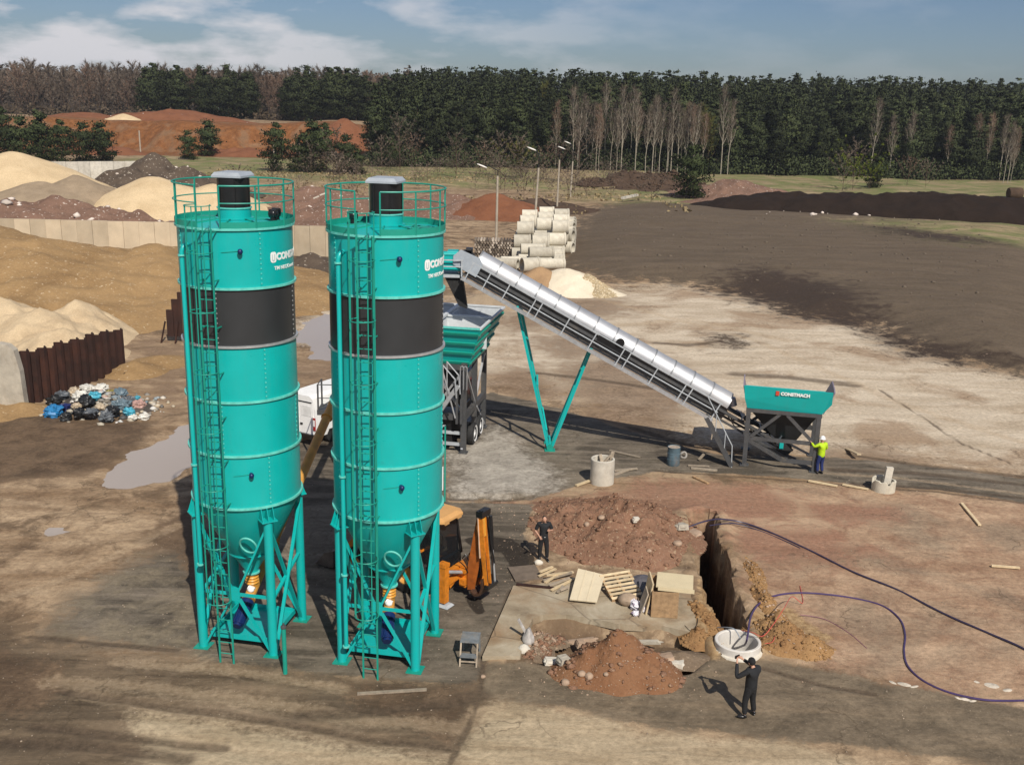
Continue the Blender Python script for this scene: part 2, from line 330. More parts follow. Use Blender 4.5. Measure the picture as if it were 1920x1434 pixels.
# shallow dig south of the slab and the broken asphalt edge beside it
zd=zone([[(965,1195),(1010,1160),(1100,1165),(1310,1192),(1330,1230),(1290,1260),(1150,1270),(1010,1240)]],.35); Z-=.42*sstep(.3,.8,zd)*(.6+.8*fbm(X*1.5,Y*1.5,3,8))
ze=zone([[(836,925),(1000,928),(1010,942),(836,942)]],.25); Z-=.12*sstep(.3,.8,ze)
zones=dict(
 asph=zone([[(365,980),(560,830),(640,800),(840,720),(840,935),(1000,945),(985,1000),(1000,1080),(960,1110),(930,1180),(905,1265),(880,1285),(640,1268),(370,1240)],
  [(840,760),(920,735),(1050,765),(1200,815),(1340,850),(1560,858),(1700,868),(1990,905),(1990,950),(1760,918),(1560,903),(1380,888),(1240,884),(1100,905),(1010,932),(840,932)]],.5),
 wetb=zone([[(1040,690),(1180,640),(1280,690),(1330,745),(1250,800),(1110,790)],[(925,700),(1000,685),(1050,740),(960,765)],[(980,640),(1080,618),(1170,650),(1060,682)],[(930,590),(1010,585),(1050,610),(960,625)],[(1540,845),(1640,838),(1700,868),(1600,868)],[(560,690),(700,650),(700,720),(600,760)],[(250,640),(340,650),(340,780),(300,760)],[(1020,560),(1160,555),(1190,590),(1060,600)]],2.0),
 asph2=zone([[(380,1000),(420,1240),(330,1230),(70,1190),(140,1115),(250,1050)]],1.5),
 dark=zone([[(-200,1150),(40,1185),(190,1245),(330,1290),(240,1345),(150,1460),(-200,1460)],[(500,1270),(900,1290),(890,1350),(820,1400),(640,1340)]],2.0),  # foreground shade at near left painted into the ground; second patch is dark olive
 tan=zone([[(905,1325),(960,1318),(1130,1348),(1230,1372),(1480,1392),(1660,1440),(1700,1520),(830,1520),(850,1434),(885,1370)],[(240,1330),(420,1350),(640,1395),(850,1425),(820,1520),(330,1520)]],.9),
 pad=zone([[(850,850),(930,800),(990,850),(1045,885),(1030,918),(1000,922),(860,928)]],1.0),
 field=zf,
 fdark=zone([[(1330,545),(1420,520),(1560,545),(1640,590),(1660,620),(1750,650),(1920,690),(1700,668),(1620,620),(1500,597),(1430,572)],[(540,475),(612,478),(640,560),(560,592),(530,560)],[(1345,632),(1385,630),(1392,645),(1360,650)],[(1620,435),(1700,440),(1850,460),(1880,472),(1780,468),(1680,455)]],3),
 grass=zone([[(1600,425),(1990,422),(1990,470),(1800,468),(1700,448)],[(1130,380),(1090,345),(1100,312),(1400,318),(1990,330),(1990,410),(1390,390)],[(200,300),(300,288),(740,290),(1000,310),(1080,350),(1100,375),(1000,352),(700,345),(500,338),(250,340)]],5),
 red=zone([[(930,938),(1100,925),(1240,900),(1330,905),(1420,910),(1500,930),(1480,965),(1400,985),(1330,960),(1200,970)],[(1340,1000),(1500,985),(1650,1030),(1560,1060),(1400,1040)],[(1500,940),(1700,950),(1640,985),(1520,975)]],1.2),
 pink=zone([[(1180,905),(1560,908),(1990,945),(1990,1330),(1700,1295),(1500,1230),(1430,1180),(1380,1000),(1300,950)]],1.5),
 olive=zone([[(905,1240),(1000,1245),(1280,1250),(1340,1225),(1440,1235),(1560,1260),(1700,1290),(1990,1335),(1990,1460),(1740,1415),(1480,1385),(1230,1365),(1130,1340),(960,1310),(905,1300)]],.7),
 mud=zone([[(-200,760),(0,775),(90,770),(290,790),(270,830),(190,880),(-200,930)],[(-60,1195),(110,1250),(130,1285),(60,1330),(-60,1350)],[(330,965),(362,930),(390,1060),(372,1115),(330,1040),(250,1015)],[(640,1275),(880,1290),(885,1340),(840,1385),(700,1330)],[(985,1185),(1010,1160),(1060,1160),(1110,1168),(1240,1183),(1310,1195),(1325,1225),(1200,1235),(1010,1235)]],1.0),  # mud; the patch left of the left silo paints in its cast shadow
 wet=zone([[(868,1012),(890,1005),(960,1010),(1000,1040),(1003,1070),(965,1082),(955,1060),(940,1035),(890,1030)],[(872,1120),(900,1120),(912,1150),(893,1152)]],.25),  # two near-black ground patches around the backhoe
 yard=zone([[(520,560),(900,560),(1160,540),(1260,535),(1420,560),(1500,595),(1640,615),(1700,655),(1990,725),(1990,900),(1600,850),(1350,825),(1200,780),(1000,720),(850,700),(600,640)]],4),
 rust=np.clip(sstep(270,284,Y)*(1-sstep(330,350,Y))*(1-sstep(-44,-38,X+4*(fbm(X*.1,Y*.1,3,3)-.5))),0,1),
 tracks=zone([[(-200,1190),(300,1225),(640,1268),(885,1285),(905,1300),(880,1360),(820,1500),(-200,1500)]],.8),
 clay=zone([[(1265,1190),(1300,1165),(1345,1180),(1350,1235),(1300,1240)],[(1310,1090),(1345,1130),(1365,1200),(1335,1215),(1300,1180)],[(1400,1150),(1480,1140),(1560,1195),(1520,1230),(1430,1225)]],.3),
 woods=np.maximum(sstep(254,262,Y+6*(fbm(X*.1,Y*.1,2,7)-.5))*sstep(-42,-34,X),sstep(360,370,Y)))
def lines(L_):
    out=np.zeros(X.shape)
    for wd_,pts in L_:
        P=[G(*q)[:2] for q in pts]; A=np.array(P); k=(X>A[:,0].min()-3)&(X<A[:,0].max()+3)&(Y>A[:,1].min()-3)&(Y<A[:,1].max()+3)
        d,_=pdist(P,X[k],Y[k]); out[k]=np.maximum(out[k],np.clip(1-.5*d/wd_,0,1))
    return out
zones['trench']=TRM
zones['rutl']=lines([(.28,[(100,1275),(300,1290),(520,1320),(700,1350),(880,1362),(900,1350)]),(.25,[(150,1300),(330,1335),(560,1372),(760,1402),(850,1415)]),(.2,[(330,1395),(600,1425),(800,1440)]),(.2,[(210,1240),(420,1255),(640,1290)]),(.22,[(0,1120),(120,1085),(330,985)]),(.5,[(1030,620),(1300,600),(1480,640)]),(.35,[(1120,560),(1420,640),(1700,760),(1920,830)]),(.14,[(1530,885),(1700,897),(1920,925)])])
zones['rutd']=lines([(.14,[(120,1295),(300,1322),(520,1352),(700,1385),(850,1402)]),(.22,[(0,1390),(150,1395),(350,1422)]),(.25,[(560,1335),(700,1330),(850,1318),(900,1300)]),(.16,[(60,1360),(300,1390),(420,1400)]),(.10,[(1650,730),(1720,775),(1800,830),(1900,870)]),(.5,[(1380,702),(1480,708),(1600,722)]),(.35,[(1230,642),(1290,648),(1350,640)]),(.3,[(1000,700),(1120,712),(1280,735)]),(.25,[(1180,800),(1290,835),(1400,850)]),(.2,[(1560,880),(1720,886),(1920,908)]),(.16,[(1600,905),(1760,915),(1920,932)]),(.2,[(1590,850),(1700,868),(1920,892)]),
 (.09,[(960,1104),(935,1165),(908,1232),(903,1270),(897,1310),(880,1355),(838,1440)]),(.08,[(838,930),(920,934),(1000,928)]),(.09,[(1230,882),(1380,892),(1560,906),(1760,922),(1920,942)]),(.4,[(1360,635),(1385,640)]),(.12,[(50,1190),(200,1205),(330,1218)]),(.1,[(1430,1250),(1530,1280),(1640,1300)])])
Z-=.045*zones['rutd']*(Y<60); Z-=.03*zones['rutl']*(Y<60)
nx=len(xs); ny=len(ys)
ii=(np.arange(ny-1)[:,None]*nx+np.arange(nx-1)[None,:]).ravel()
def groundmat():
    t=NT('yard_ground'); g=t.n('ShaderNodeNewGeometry'); pos=g.outputs['Position']
    def vec(sc,rot=0):
        m=t.n('ShaderNodeMapping'); t.link(pos,m.inputs[0]); m.inputs['Scale'].default_value=sc; m.inputs['Rotation'].default_value=(0,0,rot); return m.outputs[0]
    big=t.noise(.16,6,.6,pos,.6); mid=t.noise(.8,7,.65,pos,.5); fine=t.noise(5,6,.7,pos); spk=t.noise(16,3,.6,pos)
    stre=t.noise(1,6,.62,vec((.12,.55,1),.08),.8)
    stre2=t.noise(1,6,.6,vec((.22,1.7,1),.13),.5)
    def m(name,w=.07,amp=1.5,n=None):
        a=t.math('ADD',t.attr(name),t.math('MULTIPLY',t.math('SUBTRACT',n or edge,.5),amp)); return t.ramp(a,[(.5-w,0.0),(.5+w,1.0)])
    edge=t.math('ADD',t.math('MULTIPLY',mid,.6),t.math('MULTIPLY',fine,.4))
    def two(c1,c2,n=mid,a=.35,b=.65): return t.ramp(n,[(a,c1),(b,c2)])
    # bare tan dirt
    col=two((.20,.135,.083),(.40,.30,.20),stre)
    col=t.mix(t.ramp(mid,[(.46,0.0),(.64,.7)]),col,(.12,.078,.048)); col=t.mix(t.ramp(t.noise(.3,7,.68,pos,.9),[(.52,0.0),(.60,.6)]),col,(.085,.058,.037))
    yard=two((.35,.28,.20),(.52,.445,.345),stre,.3,.6); yard=t.mix(t.ramp(big,[(.5,0.0),(.62,.75)]),yard,(.27,.19,.125)); yard=t.mix(t.ramp(mid,[(.6,0.0),(.75,.5)]),yard,(.2,.145,.1))
    col=t.mix(m('yard',.16,1.8),col,yard)
    col=t.mix(t.math('MULTIPLY',m('wetb',.22,2.4),.8),col,two((.13,.088,.058),(.24,.17,.115),mid))
    field=two((.088,.067,.046),(.125,.096,.068),stre,.3,.7); field=t.mix(t.ramp(mid,[(.55,0.0),(.7,.6)]),field,(.075,.055,.042))
    col=t.mix(m('field',.06,1.4),col,field)
    gr=two((.17,.135,.078),(.31,.245,.15),stre); gr=t.mix(t.ramp(big,[(.40,0.0),(.58,.85)]),gr,(.12,.14,.05))
    col=t.mix(m('grass',.2,1.8),col,gr)
    col=t.mix(m('fdark',.16,2.2),col,(.045,.032,.024))
    rust=two((.115,.05,.022),(.22,.10,.045),mid); rust=t.mix(t.ramp(big,[(.5,0.0),(.62,.5)]),rust,(.20,.14,.09)); col=t.mix(m('rust',.1,.8),col,rust)
    pink=two((.28,.185,.122),(.42,.30,.205),stre); pink=t.mix(t.ramp(mid,[(.45,0.0),(.65,.7)]),pink,(.20,.115,.075)); pink=t.mix(t.ramp(big,[(.5,0.0),(.6,.5)]),pink,(.18,.15,.11))
    col=t.mix(m('pink',.2,1.6),col,pink)
    red=two((.17,.082,.057),(.29,.16,.11),mid); col=t.mix(t.math('MULTIPLY',m('red',.25,2.2),.62),col,red)
    asph=two((.095,.08,.06),(.195,.165,.127),mid,.3,.7); asph=t.mix(t.ramp(big,[(.44,.8),(.54,0.0)]),asph,(.06,.05,.038)); asph=t.mix(t.ramp(t.noise(.35,7,.7,pos,.8),[(.53,0.0),(.62,.65)]),asph,(.045,.036,.027)); asph=t.mix(t.ramp(stre2,[(.45,0.0),(.7,.7)]),asph,(.24,.2,.155)); asph=t.mix(t.ramp(fine,[(.55,0.0),(.75,.5)]),asph,(.05,.042,.035))
    col=t.mix(m('asph',.06,1.2),col,asph)
    col=t.mix(m('asph2',.2,1.6),col,t.mix(t.ramp(mid,[(.45,.0),(.6,.7)]),asph,(.20,.165,.115)))
    pad=two((.26,.235,.2),(.42,.385,.33),mid); col=t.mix(t.math('MULTIPLY',m('pad',.25,2.0),.85),col,pad)
    tr=two((.085,.062,.041),(.27,.20,.135),stre2,.34,.68); tr=t.mix(t.ramp(mid,[(.48,0.0),(.62,.65)]),tr,(.24,.185,.13))
    col=t.mix(m('tracks',.12,1.6),col,tr)
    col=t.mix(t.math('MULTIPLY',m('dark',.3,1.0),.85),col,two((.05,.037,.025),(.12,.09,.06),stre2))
    col=t.mix(t.math('MULTIPLY',m('tan',.14,1.3),.85),col,two((.28,.215,.14),(.42,.34,.235),stre2,.3,.6))
    ol=two((.105,.083,.058),(.19,.15,.105),mid); ol=t.mix(t.ramp(stre2,[(.5,0.0),(.7,.5)]),ol,(.24,.18,.12)); col=t.mix(m('olive',.07,1.3),col,ol)
    cl=two((.24,.15,.08),(.36,.26,.15),fine); col=t.mix(m('clay',.15,1.8),col,cl)
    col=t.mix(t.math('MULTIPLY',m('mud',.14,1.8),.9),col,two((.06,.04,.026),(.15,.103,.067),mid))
    col=t.mix(t.math('MULTIPLY',m('wet',.05,.9),.93),col,(.028,.022,.017))
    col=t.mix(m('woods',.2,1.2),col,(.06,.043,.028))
    col=t.mix(.5,col,t.mix(1.0,col,t.ramp(fine,[(.3,.45),(.7,1.5)]),'MULTIPLY'))
    col=t.mix(t.ramp(spk,[(.66,0.0),(.74,.55)]),col,(.42,.36,.28)); col=t.mix(t.ramp(spk,[(.27,.5),(.34,0.0)]),col,(.07,.05,.035))
    rl=t.math('MULTIPLY',m('rutl',.22,2.2),.36); col=t.mix(rl,col,two((.30,.22,.14),(.46,.36,.25),fine))
    rd=t.math('MULTIPLY',m('rutd',.22,2.2,t.math('ADD',t.math('MULTIPLY',stre2,.5),t.math('MULTIPLY',edge,.5))),.7); col=t.mix(rd,col,two((.045,.033,.023),(.10,.072,.05),fine))
    col=t.mix(t.ramp(t.attr('trench'),[(.3,0.0),(.7,1.0)]),col,two((.035,.019,.012),(.085,.045,.026),fine))  # fresh subsoil, darkened further to put the trench's shade into the colour
    vd=t.n('ShaderNodeTexVoronoi',feature='DISTANCE_TO_EDGE'); vd.inputs['Scale'].default_value=.16; wv=t.n('ShaderNodeVectorMath',operation='MULTIPLY_ADD'); nn=t.n('ShaderNodeTexNoise'); nn.inputs['Scale'].default_value=.5; nn.inputs['Detail'].default_value=5; t.link(pos,nn.inputs['Vector']); t.link(nn.outputs['Color'],wv.inputs[0]); wv.inputs[1].default_value=(5,5,5); t.link(pos,wv.inputs[2]); t.link(wv.outputs[0],vd.inputs['Vector'])
    ck=t.ramp(vd.outputs['Distance'],[(.002,.55),(.008,0.0)]); ck=t.math('MULTIPLY',ck,t.ramp(big,[(.48,0.0),(.56,1.0)])); col=t.mix(ck,col,(.06,.045,.03))
    hs=t.n('ShaderNodeHueSaturation'); hs.inputs['Saturation'].default_value=1.07; hs.inputs['Value'].default_value=1.08; t.link(col,hs.inputs['Color']); col=hs.outputs[0]
    t.color(col); t.set(.93,0,.2)
    h=t.math('ADD',t.math('MULTIPLY',mid,1.2),t.math('ADD',t.math('MULTIPLY',fine,.5),t.math('MULTIPLY',stre2,.7))); t.bump(h,.55,.10)
    return t.m
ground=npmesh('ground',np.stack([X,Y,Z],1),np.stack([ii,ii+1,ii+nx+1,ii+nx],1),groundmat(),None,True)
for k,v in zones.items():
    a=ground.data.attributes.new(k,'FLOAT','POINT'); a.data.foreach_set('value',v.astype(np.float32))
ground.data.set_sharp_from_angle(angle=R(55)); tag(ground,kind='structure')
WATER=NT('muddy_water'); WATER.color(WATER.ramp(WATER.noise(.5,3),[(.3,(.34,.285,.24)),(.7,(.40,.345,.295))])); WATER.set(.22,0,.5)
for pp,s in zip(PUD,(1.35,1.35,1.5)):
    P=np.array([G(*q)[:2] for q in pp]); c=P.mean(0); P=c+(P-c)*s
    mb=MB(); mb.add([(x,y,-.062) for x,y in P],[tuple(range(len(P)))]); tag(mb.build('puddle',WATER.m,None,False),kind='structure')
# ------------------------------------------------------------ heaps of loose material
def heapf(bumps,amp,nsc,seed):
    def f(x,y):
        h=np.zeros(np.shape(x)); 
        for b in bumps:
            cx,cy,ht,rx,ry=b[:5]; a=b[5] if len(b)>5 else 0; p=b[6] if len(b)>6 else 1.15; e=b[7] if len(b)>7 else .06
            dx=x-cx; dy=y-cy; u=(dx*math.cos(a)+dy*math.sin(a))/rx; v=(-dx*math.sin(a)+dy*math.cos(a))/ry
            n=.22*(fbm(x*nsc*.5+seed,y*nsc*.5,3,seed)-.5)
            d=np.sqrt(u*u+v*v+e*e)-e+n*np.sqrt(u*u+v*v)
            h=np.maximum(h,ht*np.clip(1-d,0,1)**p)
        return h+np.minimum(h*.8,1)*amp*((fbm(x*nsc,y*nsc,5,seed+3)-.5)*2+.5*(.35-np.abs(fbm(x*nsc*.8+9,y*nsc*.8,3,seed+8)-.5)*3))
    return f
HEAP={}
def heap(name,label,mat,bumps,step,amp=.2,nsc=1.0,seed=1,cat='pile',z0=0.0,kind=None,group=None):
    f=heapf(bumps,amp,nsc,seed)
    x0=min(b[0]-max(b[3],b[4])*1.15 for b in bumps); x1=max(b[0]+max(b[3],b[4])*1.15 for b in bumps)
    y0=min(b[1]-max(b[3],b[4])*1.15 for b in bumps); y1=max(b[1]+max(b[3],b[4])*1.15 for b in bumps)
    gx=np.arange(x0,x1+step,step); gy=np.arange(y0,y1+step,step); x,y=np.meshgrid(gx,gy); h=f(x,y)
    n=len(gx); i=(np.arange(len(gy)-1)[:,None]*n+np.arange(n-1)[None,:]).ravel(); hh=h.ravel()
    Q=np.stack([i,i+1,i+n+1,i+n],1); k=hh[Q].max(1)>.02; Q=Q[k]
    u,inv=np.unique(Q,return_inverse=True); V=np.stack([x.ravel()[u],y.ravel()[u],hh[u]-.10+z0],1)
    o=npmesh(name,V,inv.reshape(-1,4),mat,None,True); tag(o,label,cat,group,kind); HEAP[o.name]=(f,z0,(x0,x1,y0,y1)); return o
def crest(px,py,Yd,rx,ry,*a):
    p=at(px,py,Yd); return (p[0],p[1],p[2]+.1,rx,ry,*a)
SANDL=soil('sand_tan',(.31,.20,.095),(.19,.112,.05),.28,.6,2,(.52,.40,.26),(.62,.74))
SANDP=soil('sand_pale',(.53,.41,.26),(.38,.275,.165),.5,.3,3)
SANDY=soil('sand_yellow',(.60,.46,.28),(.46,.335,.19),.3,.3,2)
SANDB=soil('sand_brown',(.36,.23,.125),(.25,.155,.085),.6,.3,3)
GRAV=soil('gravel_tan',(.42,.33,.2),(.25,.19,.11),.8,.9,3.2,(.62,.53,.38),(.5,.62))
WHITES=soil('crushed_limestone',(.68,.60,.46),(.56,.48,.35),.5,.3,4)
GRAVG=soil('gravel_grey',(.32,.245,.165),(.21,.16,.105),.6,.4,3)
REDS=soil('red_soil',(.20,.083,.042),(.13,.05,.026),.4,.5,1.6)
RUBS=soil('rubble_soil',(.20,.12,.085),(.115,.07,.05),.5,.8,1.5,(.55,.47,.4),(.64,.7))
DARKR=soil('dark_rubble',(.10,.075,.055),(.05,.036,.027),.5,.8,1.2,(.4,.35,.28),(.64,.7))
PEAT=soil('dark_topsoil',(.022,.014,.01),(.012,.008,.006),.3,.6,1.2)
EARTH=soil('red_brown_earth',(.26,.145,.092),(.155,.085,.052),.45,.8,4,(.36,.25,.16),(.6,.68))
EARTHG=soil('grey_brown_earth',(.21,.155,.105),(.13,.09,.06),.9,.8,4,(.34,.26,.18),(.58,.68))
EARTHR=soil('fresh_brown_earth',(.225,.115,.06),(.17,.072,.033),.7,.6,4)
CLAY=soil('yellow_clay',(.34,.20,.09),(.20,.10,.045),.9,.9,3)
BRUSH=soil('brush_heap',(.085,.055,.037),(.035,.024,.017),.6,1.0,1.4)
# left: the large tan sand stockpile behind the rusty sheet piling
heap('sand_pile','large tan sand stockpile behind the rusty sheet piling',SANDL,[crest(10,438,82,22,17,0,1.0,.02),crest(130,464,85,24,15,0,1.0,.02),crest(215,462,86,22,15,0,1.0,.02),crest(278,456,86.5,12,19,.1,1.0,.02),(-46,82,6.5,18,20)],.3,.42,.5,3)
heap('sand_pile','pale sand tipped against the large tan stockpile, just above the sheet piling',SANDP,[crest(70,582,65,5.5,5.5,.3,1.0,.02),crest(142,566,68,4.0,4.5,.4,1.0,.02),crest(0,556,67,6,6.5,0,1.0,.02),crest(112,614,61.5,4.2,3.8,.5,1.0,.02)],.16,.34,.9,5)
heap('sand_pile','low pale sand bank at the foot of the concrete end wall',SANDL,[(-28,49.8,1.0,3.6,2.2),(-25.2,50.6,.55,2.2,1.6)],.2,.2,.9,8)
heap('sand_pile','tan sand spilled at the right end of the rusty sheet piling',SANDL,[(-22.3,58.6,.8,2.2,2.2),(-21.6,61.0,.6,2.4,2.4)],.2,.2,.8,9)
# behind the block wall
heap('rubble_pile','long reddish rubble heap with white debris behind the concrete block wall',RUBS,[crest(20,375,118,13,10),crest(110,372,120,12,10),crest(190,384,118,10,9),crest(250,398,116,8,8),crest(330,412,114,8,7)],.4,.7,.5,12)
heap('sand_pile','tall yellow sand cone at the left edge behind the rubble heap',SANDY,[crest(20,282,150,18,17,0,1.0),crest(75,318,150,13,13,0,1.0)],.6,.3,.25,13)
heap('gravel_pile','dark grey gravel heap leaning on the tall yellow sand cone',GRAVG,[crest(75,338,138,12,11,0,1.0),crest(140,330,142,11,11,0,1.0)],.5,.3,.3,14)
heap('sand_pile','yellow sand pile just left of the silos in front of the dark rubble',SANDY,[crest(285,332,141,10.5,10,0,1.1,.2),crest(335,348,140,10,9,0,1.1,.2),crest(400,345,142,9,9,0,1.1,.2)],.5,.25,.3,15)
heap('rubble_pile','dark rubble mound dotted with pale stones in front of the pines',DARKR,[crest(285,286,172,10,9),crest(250,312,165,13,9),crest(340,310,170,12,9),crest(225,345,156,10,7)],.5,.9,.4,16)
heap('soil_pile','brown earth mound between the two silo tops with broken boards on it',RUBS,[crest(600,350,150,16,9),crest(660,372,140,12,8),crest(560,378,142,9,7)],.5,.8,.35,18)
heap('soil_pile','red brown soil heap behind the pipe stacks at the foot of the lamp pole',REDS,[crest(930,362,150,9,7,0,1.0),crest(965,378,148,7,6)],.4,.4,.5,19)
heap('soil_pile','pale brown soil heap beside the red heap, behind the right silo',RUBS,[crest(880,375,150,9,7),crest(835,362,158,10,7)],.5,.6,.5,20)
heap('soil_pile','scrubby earth bank behind the stacked concrete pipes',BRUSH,[crest(1050,385,160,8,6),crest(1010,372,165,8,6),crest(1085,400,158,6,5)],.5,.6,.5,21)
for (px,py,Yd,rx,ry,lab) in ((160,210,335,13,9,'small red soil cone on the far red bank'),(325,205,335,27,10,'broad red soil mound on top of the far red bank'),(645,222,300,13,9,'pointed red soil heap at the right end of the far red bank')):
    p=at(px,py,Yd); zb=float(gheight(np.array([p[0]]),np.array([Yd]))[0])
    heap('soil_pile',lab,REDS,[(p[0],Yd,p[2]-zb+.5,rx,ry,0,.9)],1.0,.6,.2,int(px),z0=zb-.3)
for px,py,rx,ry,h,lab in ((150,288,14,7,3.2,'low red soil spill at the foot of the far red bank, left'),(450,292,16,7,2.8,'low red soil spill at the foot of the far red bank behind the pines'),(700,262,12,9,4.2,'grassed grey brown slope at the right end of the red bank')):
    q=G(px,py); heap('soil_pile',lab,REDS if h<4 else RUBS,[(q[0],q[1],h,rx,ry),(q[0]+rx*.6,q[1]+2,h*.7,rx*.7,ry*.8)],.8,1.2,.25,int(px)+3,z0=-.2)
p=at(238,218,330); heap('sand_pile','small ochre sand heap between the red mounds on the far bank',SANDY,[(p[0],327,2.2,7,5)],.8,.3,.3,33,z0=7.4)
# centre back
heap('sand_pile','brown sand pile, left of the three heaps behind the conveyor',SANDB,[crest(1012,500,90,4.0,3.6,0,1.05),crest(985,510,90,3.4,3.2),crest(1045,540,87.6,2.2,1.8)],.18,.12,1,41)
heap('limestone_pile','pale crushed limestone pile, middle of the three heaps behind the conveyor',WHITES,[crest(1062,503,90,3.4,3.2,0,1.0,.3),crest(1080,530,88,2.4,2.2)],.15,.08,1.2,42)
heap('gravel_pile','coarse tan gravel pile, right of the three heaps behind the conveyor',GRAV,[crest(1100,513,89.5,2.7,2.7,0,1.05),crest(1125,535,88,2.0,1.8)],.13,.2,2.6,43)
heap('sand_pile','low spill of pale sand at the right foot of the gravel pile',WHITES,[crest(1140,540,88.2,1.9,1.4)],.15,.06,1.2,44)
heap('gravel_pile','flat brown grit heap seen under the conveyor head above the bin',GRAVG,[crest(915,550,82,4.2,2.6)],.2,.15,1.4,45)
# right back: the dark topsoil bank and root heaps
bb=[]
for px,py,Yd in ((1432,370,168),(1455,361,168),(1500,360,168),(1560,360,166),(1620,361,165),(1690,359,164),(1750,362,163),(1810,366,161),(1870,370,160),(1935,372,159),(2010,374,158)):
    c_=crest(px,py,Yd,13,7.5,0,.6); bb.append(c_); bb.append((c_[0]+3.2,c_[1]+1,c_[2]-.15,12,7,0,.6))
heap('soil_pile','dark grey soil heap at the end of the panel wall between the two silos',DARKR,[(-19.5,98,1.6,4.5,3.5),(-16.5,96,1.2,4,3)],.3,.4,.6,58)
heap('topsoil_bank','long dark topsoil bank along the far edge of the grey field',PEAT,bb,.45,.55,.4,51,cat='earth bank')
heap('brush_pile','dark brown heap of roots and brush below the birches',BRUSH,[crest(1185,318,215,12,7),crest(1245,325,212,11,7),crest(1225,345,205,9,5)],.6,1.2,.5,52)
heap('soil_pile','brown earth mound left of the long dark topsoil bank',RUBS,[crest(1355,345,192,10,8),crest(1345,372,178,7,6),crest(1380,335,200,12,8)],.5,.9,.45,53)
# the two spoil heaps, clay mounds beside the manhole
f=G
c=G(1150,1040); c2=G(1230,1050); c3=G(1080,1000)
heap('spoil_heap','big stony red brown spoil heap between the two men and the trench',EARTH,[(c[0]+.2,37.0,1.3,3.3,3.4,0,.95),(4.9,36.4,1.15,2.3,2.9,0,.9),(2.3,37.4,.9,1.7,2.0),(2.2,39.0,.35,1.8,1.2),(5.7,37.6,.9,1.5,2.0),(4.1,35.4,.8,1.6,1.7),(6.2,36.4,.7,1.1,2.0)],.065,.5,1.5,61)
heap('spoil_heap','small smooth brown spoil heap in front of the concrete slab',EARTHR,[(3.3,26.8,1.25,1.75,1.35,0,.95),(4.15,26.6,.95,1.05,1.1,0,.9),(2.45,26.6,.85,1.25,1.05)],.05,.32,1.9,62)
heap('clay_mound','cracked yellow clay mound right of the open manhole ring',CLAY,[(8.65,28.6,.85,.95,.85,0,.8),(9.3,28.3,.6,.95,.75),(8.2,29.3,.5,.7,.9)],.06,.22,2.2,63)
heap('clay_mound','yellow clay bank on the left lip of the trench',CLAY,[(6.35,30.2,.4,.5,1.5,.15,.8),(6.0,28.9,.4,.6,.7)],.06,.16,2.2,64)
heap('clay_mound','clay and stones thrown up on the right lip of the trench',CLAY,[(8.65,31.4,.4,.42,1.5,.1,.8),(8.75,33.4,.3,.45,1.6,0,.8),(8.75,29.9,.5,.5,.8)],.06,.18,2.2,65)
heap('rubble_bank','stony brown rubble bank at the left front corner of the slab',EARTHG,[(1.1,28.5,.3,.9,.5),(.9,27.8,.3,.6,.6)],.06,.16,2.2,66)
heap('rubble_bank','low stony bank right of the small spoil heap, toward the manhole ring',EARTHG,[(5.3,27.6,.3,1.0,.6)],.06,.16,2.2,67)
# stones and clods
def stones(name,pts,sizes,mat,kind='stuff',seed=0):
    r=np.random.default_rng(seed); n=len(pts); O=np.array([(1,0,0),(0,1,0),(-1,0,0),(0,-1,0),(0,0,1),(0,0,-1),(.62,.62,.5),(-.62,.62,.5),(-.62,-.62,.5),(.62,-.62,.5)],float)
    F=np.array([(0,6,9),(9,6,4),(6,0,1),(6,1,7),(6,7,4),(7,1,2),(7,2,8),(7,8,4),(8,2,3),(8,3,9),(8,9,4),(9,3,0),(5,1,0),(5,2,1),(5,3,2),(5,0,3)])
    V=O[None]*(1+r.uniform(-.28,.28,(n,10,1)))*np.array([1,.8,.65])*r.uniform(.75,1.25,(n,1,3)); a=r.uniform(0,2*PI,n)
    c,s=np.cos(a)[:,None],np.sin(a)[:,None]; V=np.stack([V[...,0]*c-V[...,1]*s,V[...,0]*s+V[...,1]*c,V[...,2]],-1)*np.asarray(sizes)[:,None,None]+np.asarray(pts)[:,None,:]
    o=npmesh(name,V.reshape(-1,3),(F[None]+np.arange(n)[:,None,None]*10).reshape(-1,3),mat,None,False,True)
    if kind: o['kind']=kind
    return o
STONE=pbr('field_stone',(.35,.25,.175),.9,0,.35,.9,.2,15)
def onheap(name,n,seed,hmin=.12):
    f,z0,(x0,x1,y0,y1)=HEAP[name]; r=np.random.default_rng(seed); x=r.uniform(x0,x1,n*6); y=r.uniform(y0,y1,n*6); h=f(x,y); k=np.where(h>hmin)[0][:n]
    return np.stack([x[k],y[k],h[k]-.10+z0],1)
ZG=Z.reshape(ny,nx)
def ground_z(x,y):                           # height of the finished ground sheet
    x=np.atleast_1d(np.asarray(x,float)); y=np.atleast_1d(np.asarray(y,float))
    i=np.clip(np.searchsorted(xs,x)-1,0,nx-2); j=np.clip(np.searchsorted(ys,y)-1,0,ny-2)
    u=np.clip((x-xs[i])/(xs[i+1]-xs[i]),0,1); v=np.clip((y-ys[j])/(ys[j+1]-ys[j]),0,1)
    return (ZG[j,i]*(1-u)+ZG[j,i+1]*u)*(1-v)+(ZG[j+1,i]*(1-u)+ZG[j+1,i+1]*u)*v
pp=[];sz=[]
for nm,n,sd_,s0,s1 in (('spoil_heap',650,1,.010,.045),('spoil_heap.001',420,2,.012,.04),('rubble_bank',260,3,.02,.08),('clay_mound.002',160,4,.02,.07),('clay_mound',90,5,.02,.06)):
    q=onheap(nm,n,sd_); pp.append(q); sz.append(s0+(s1-s0)*rng.random(len(q))**3)
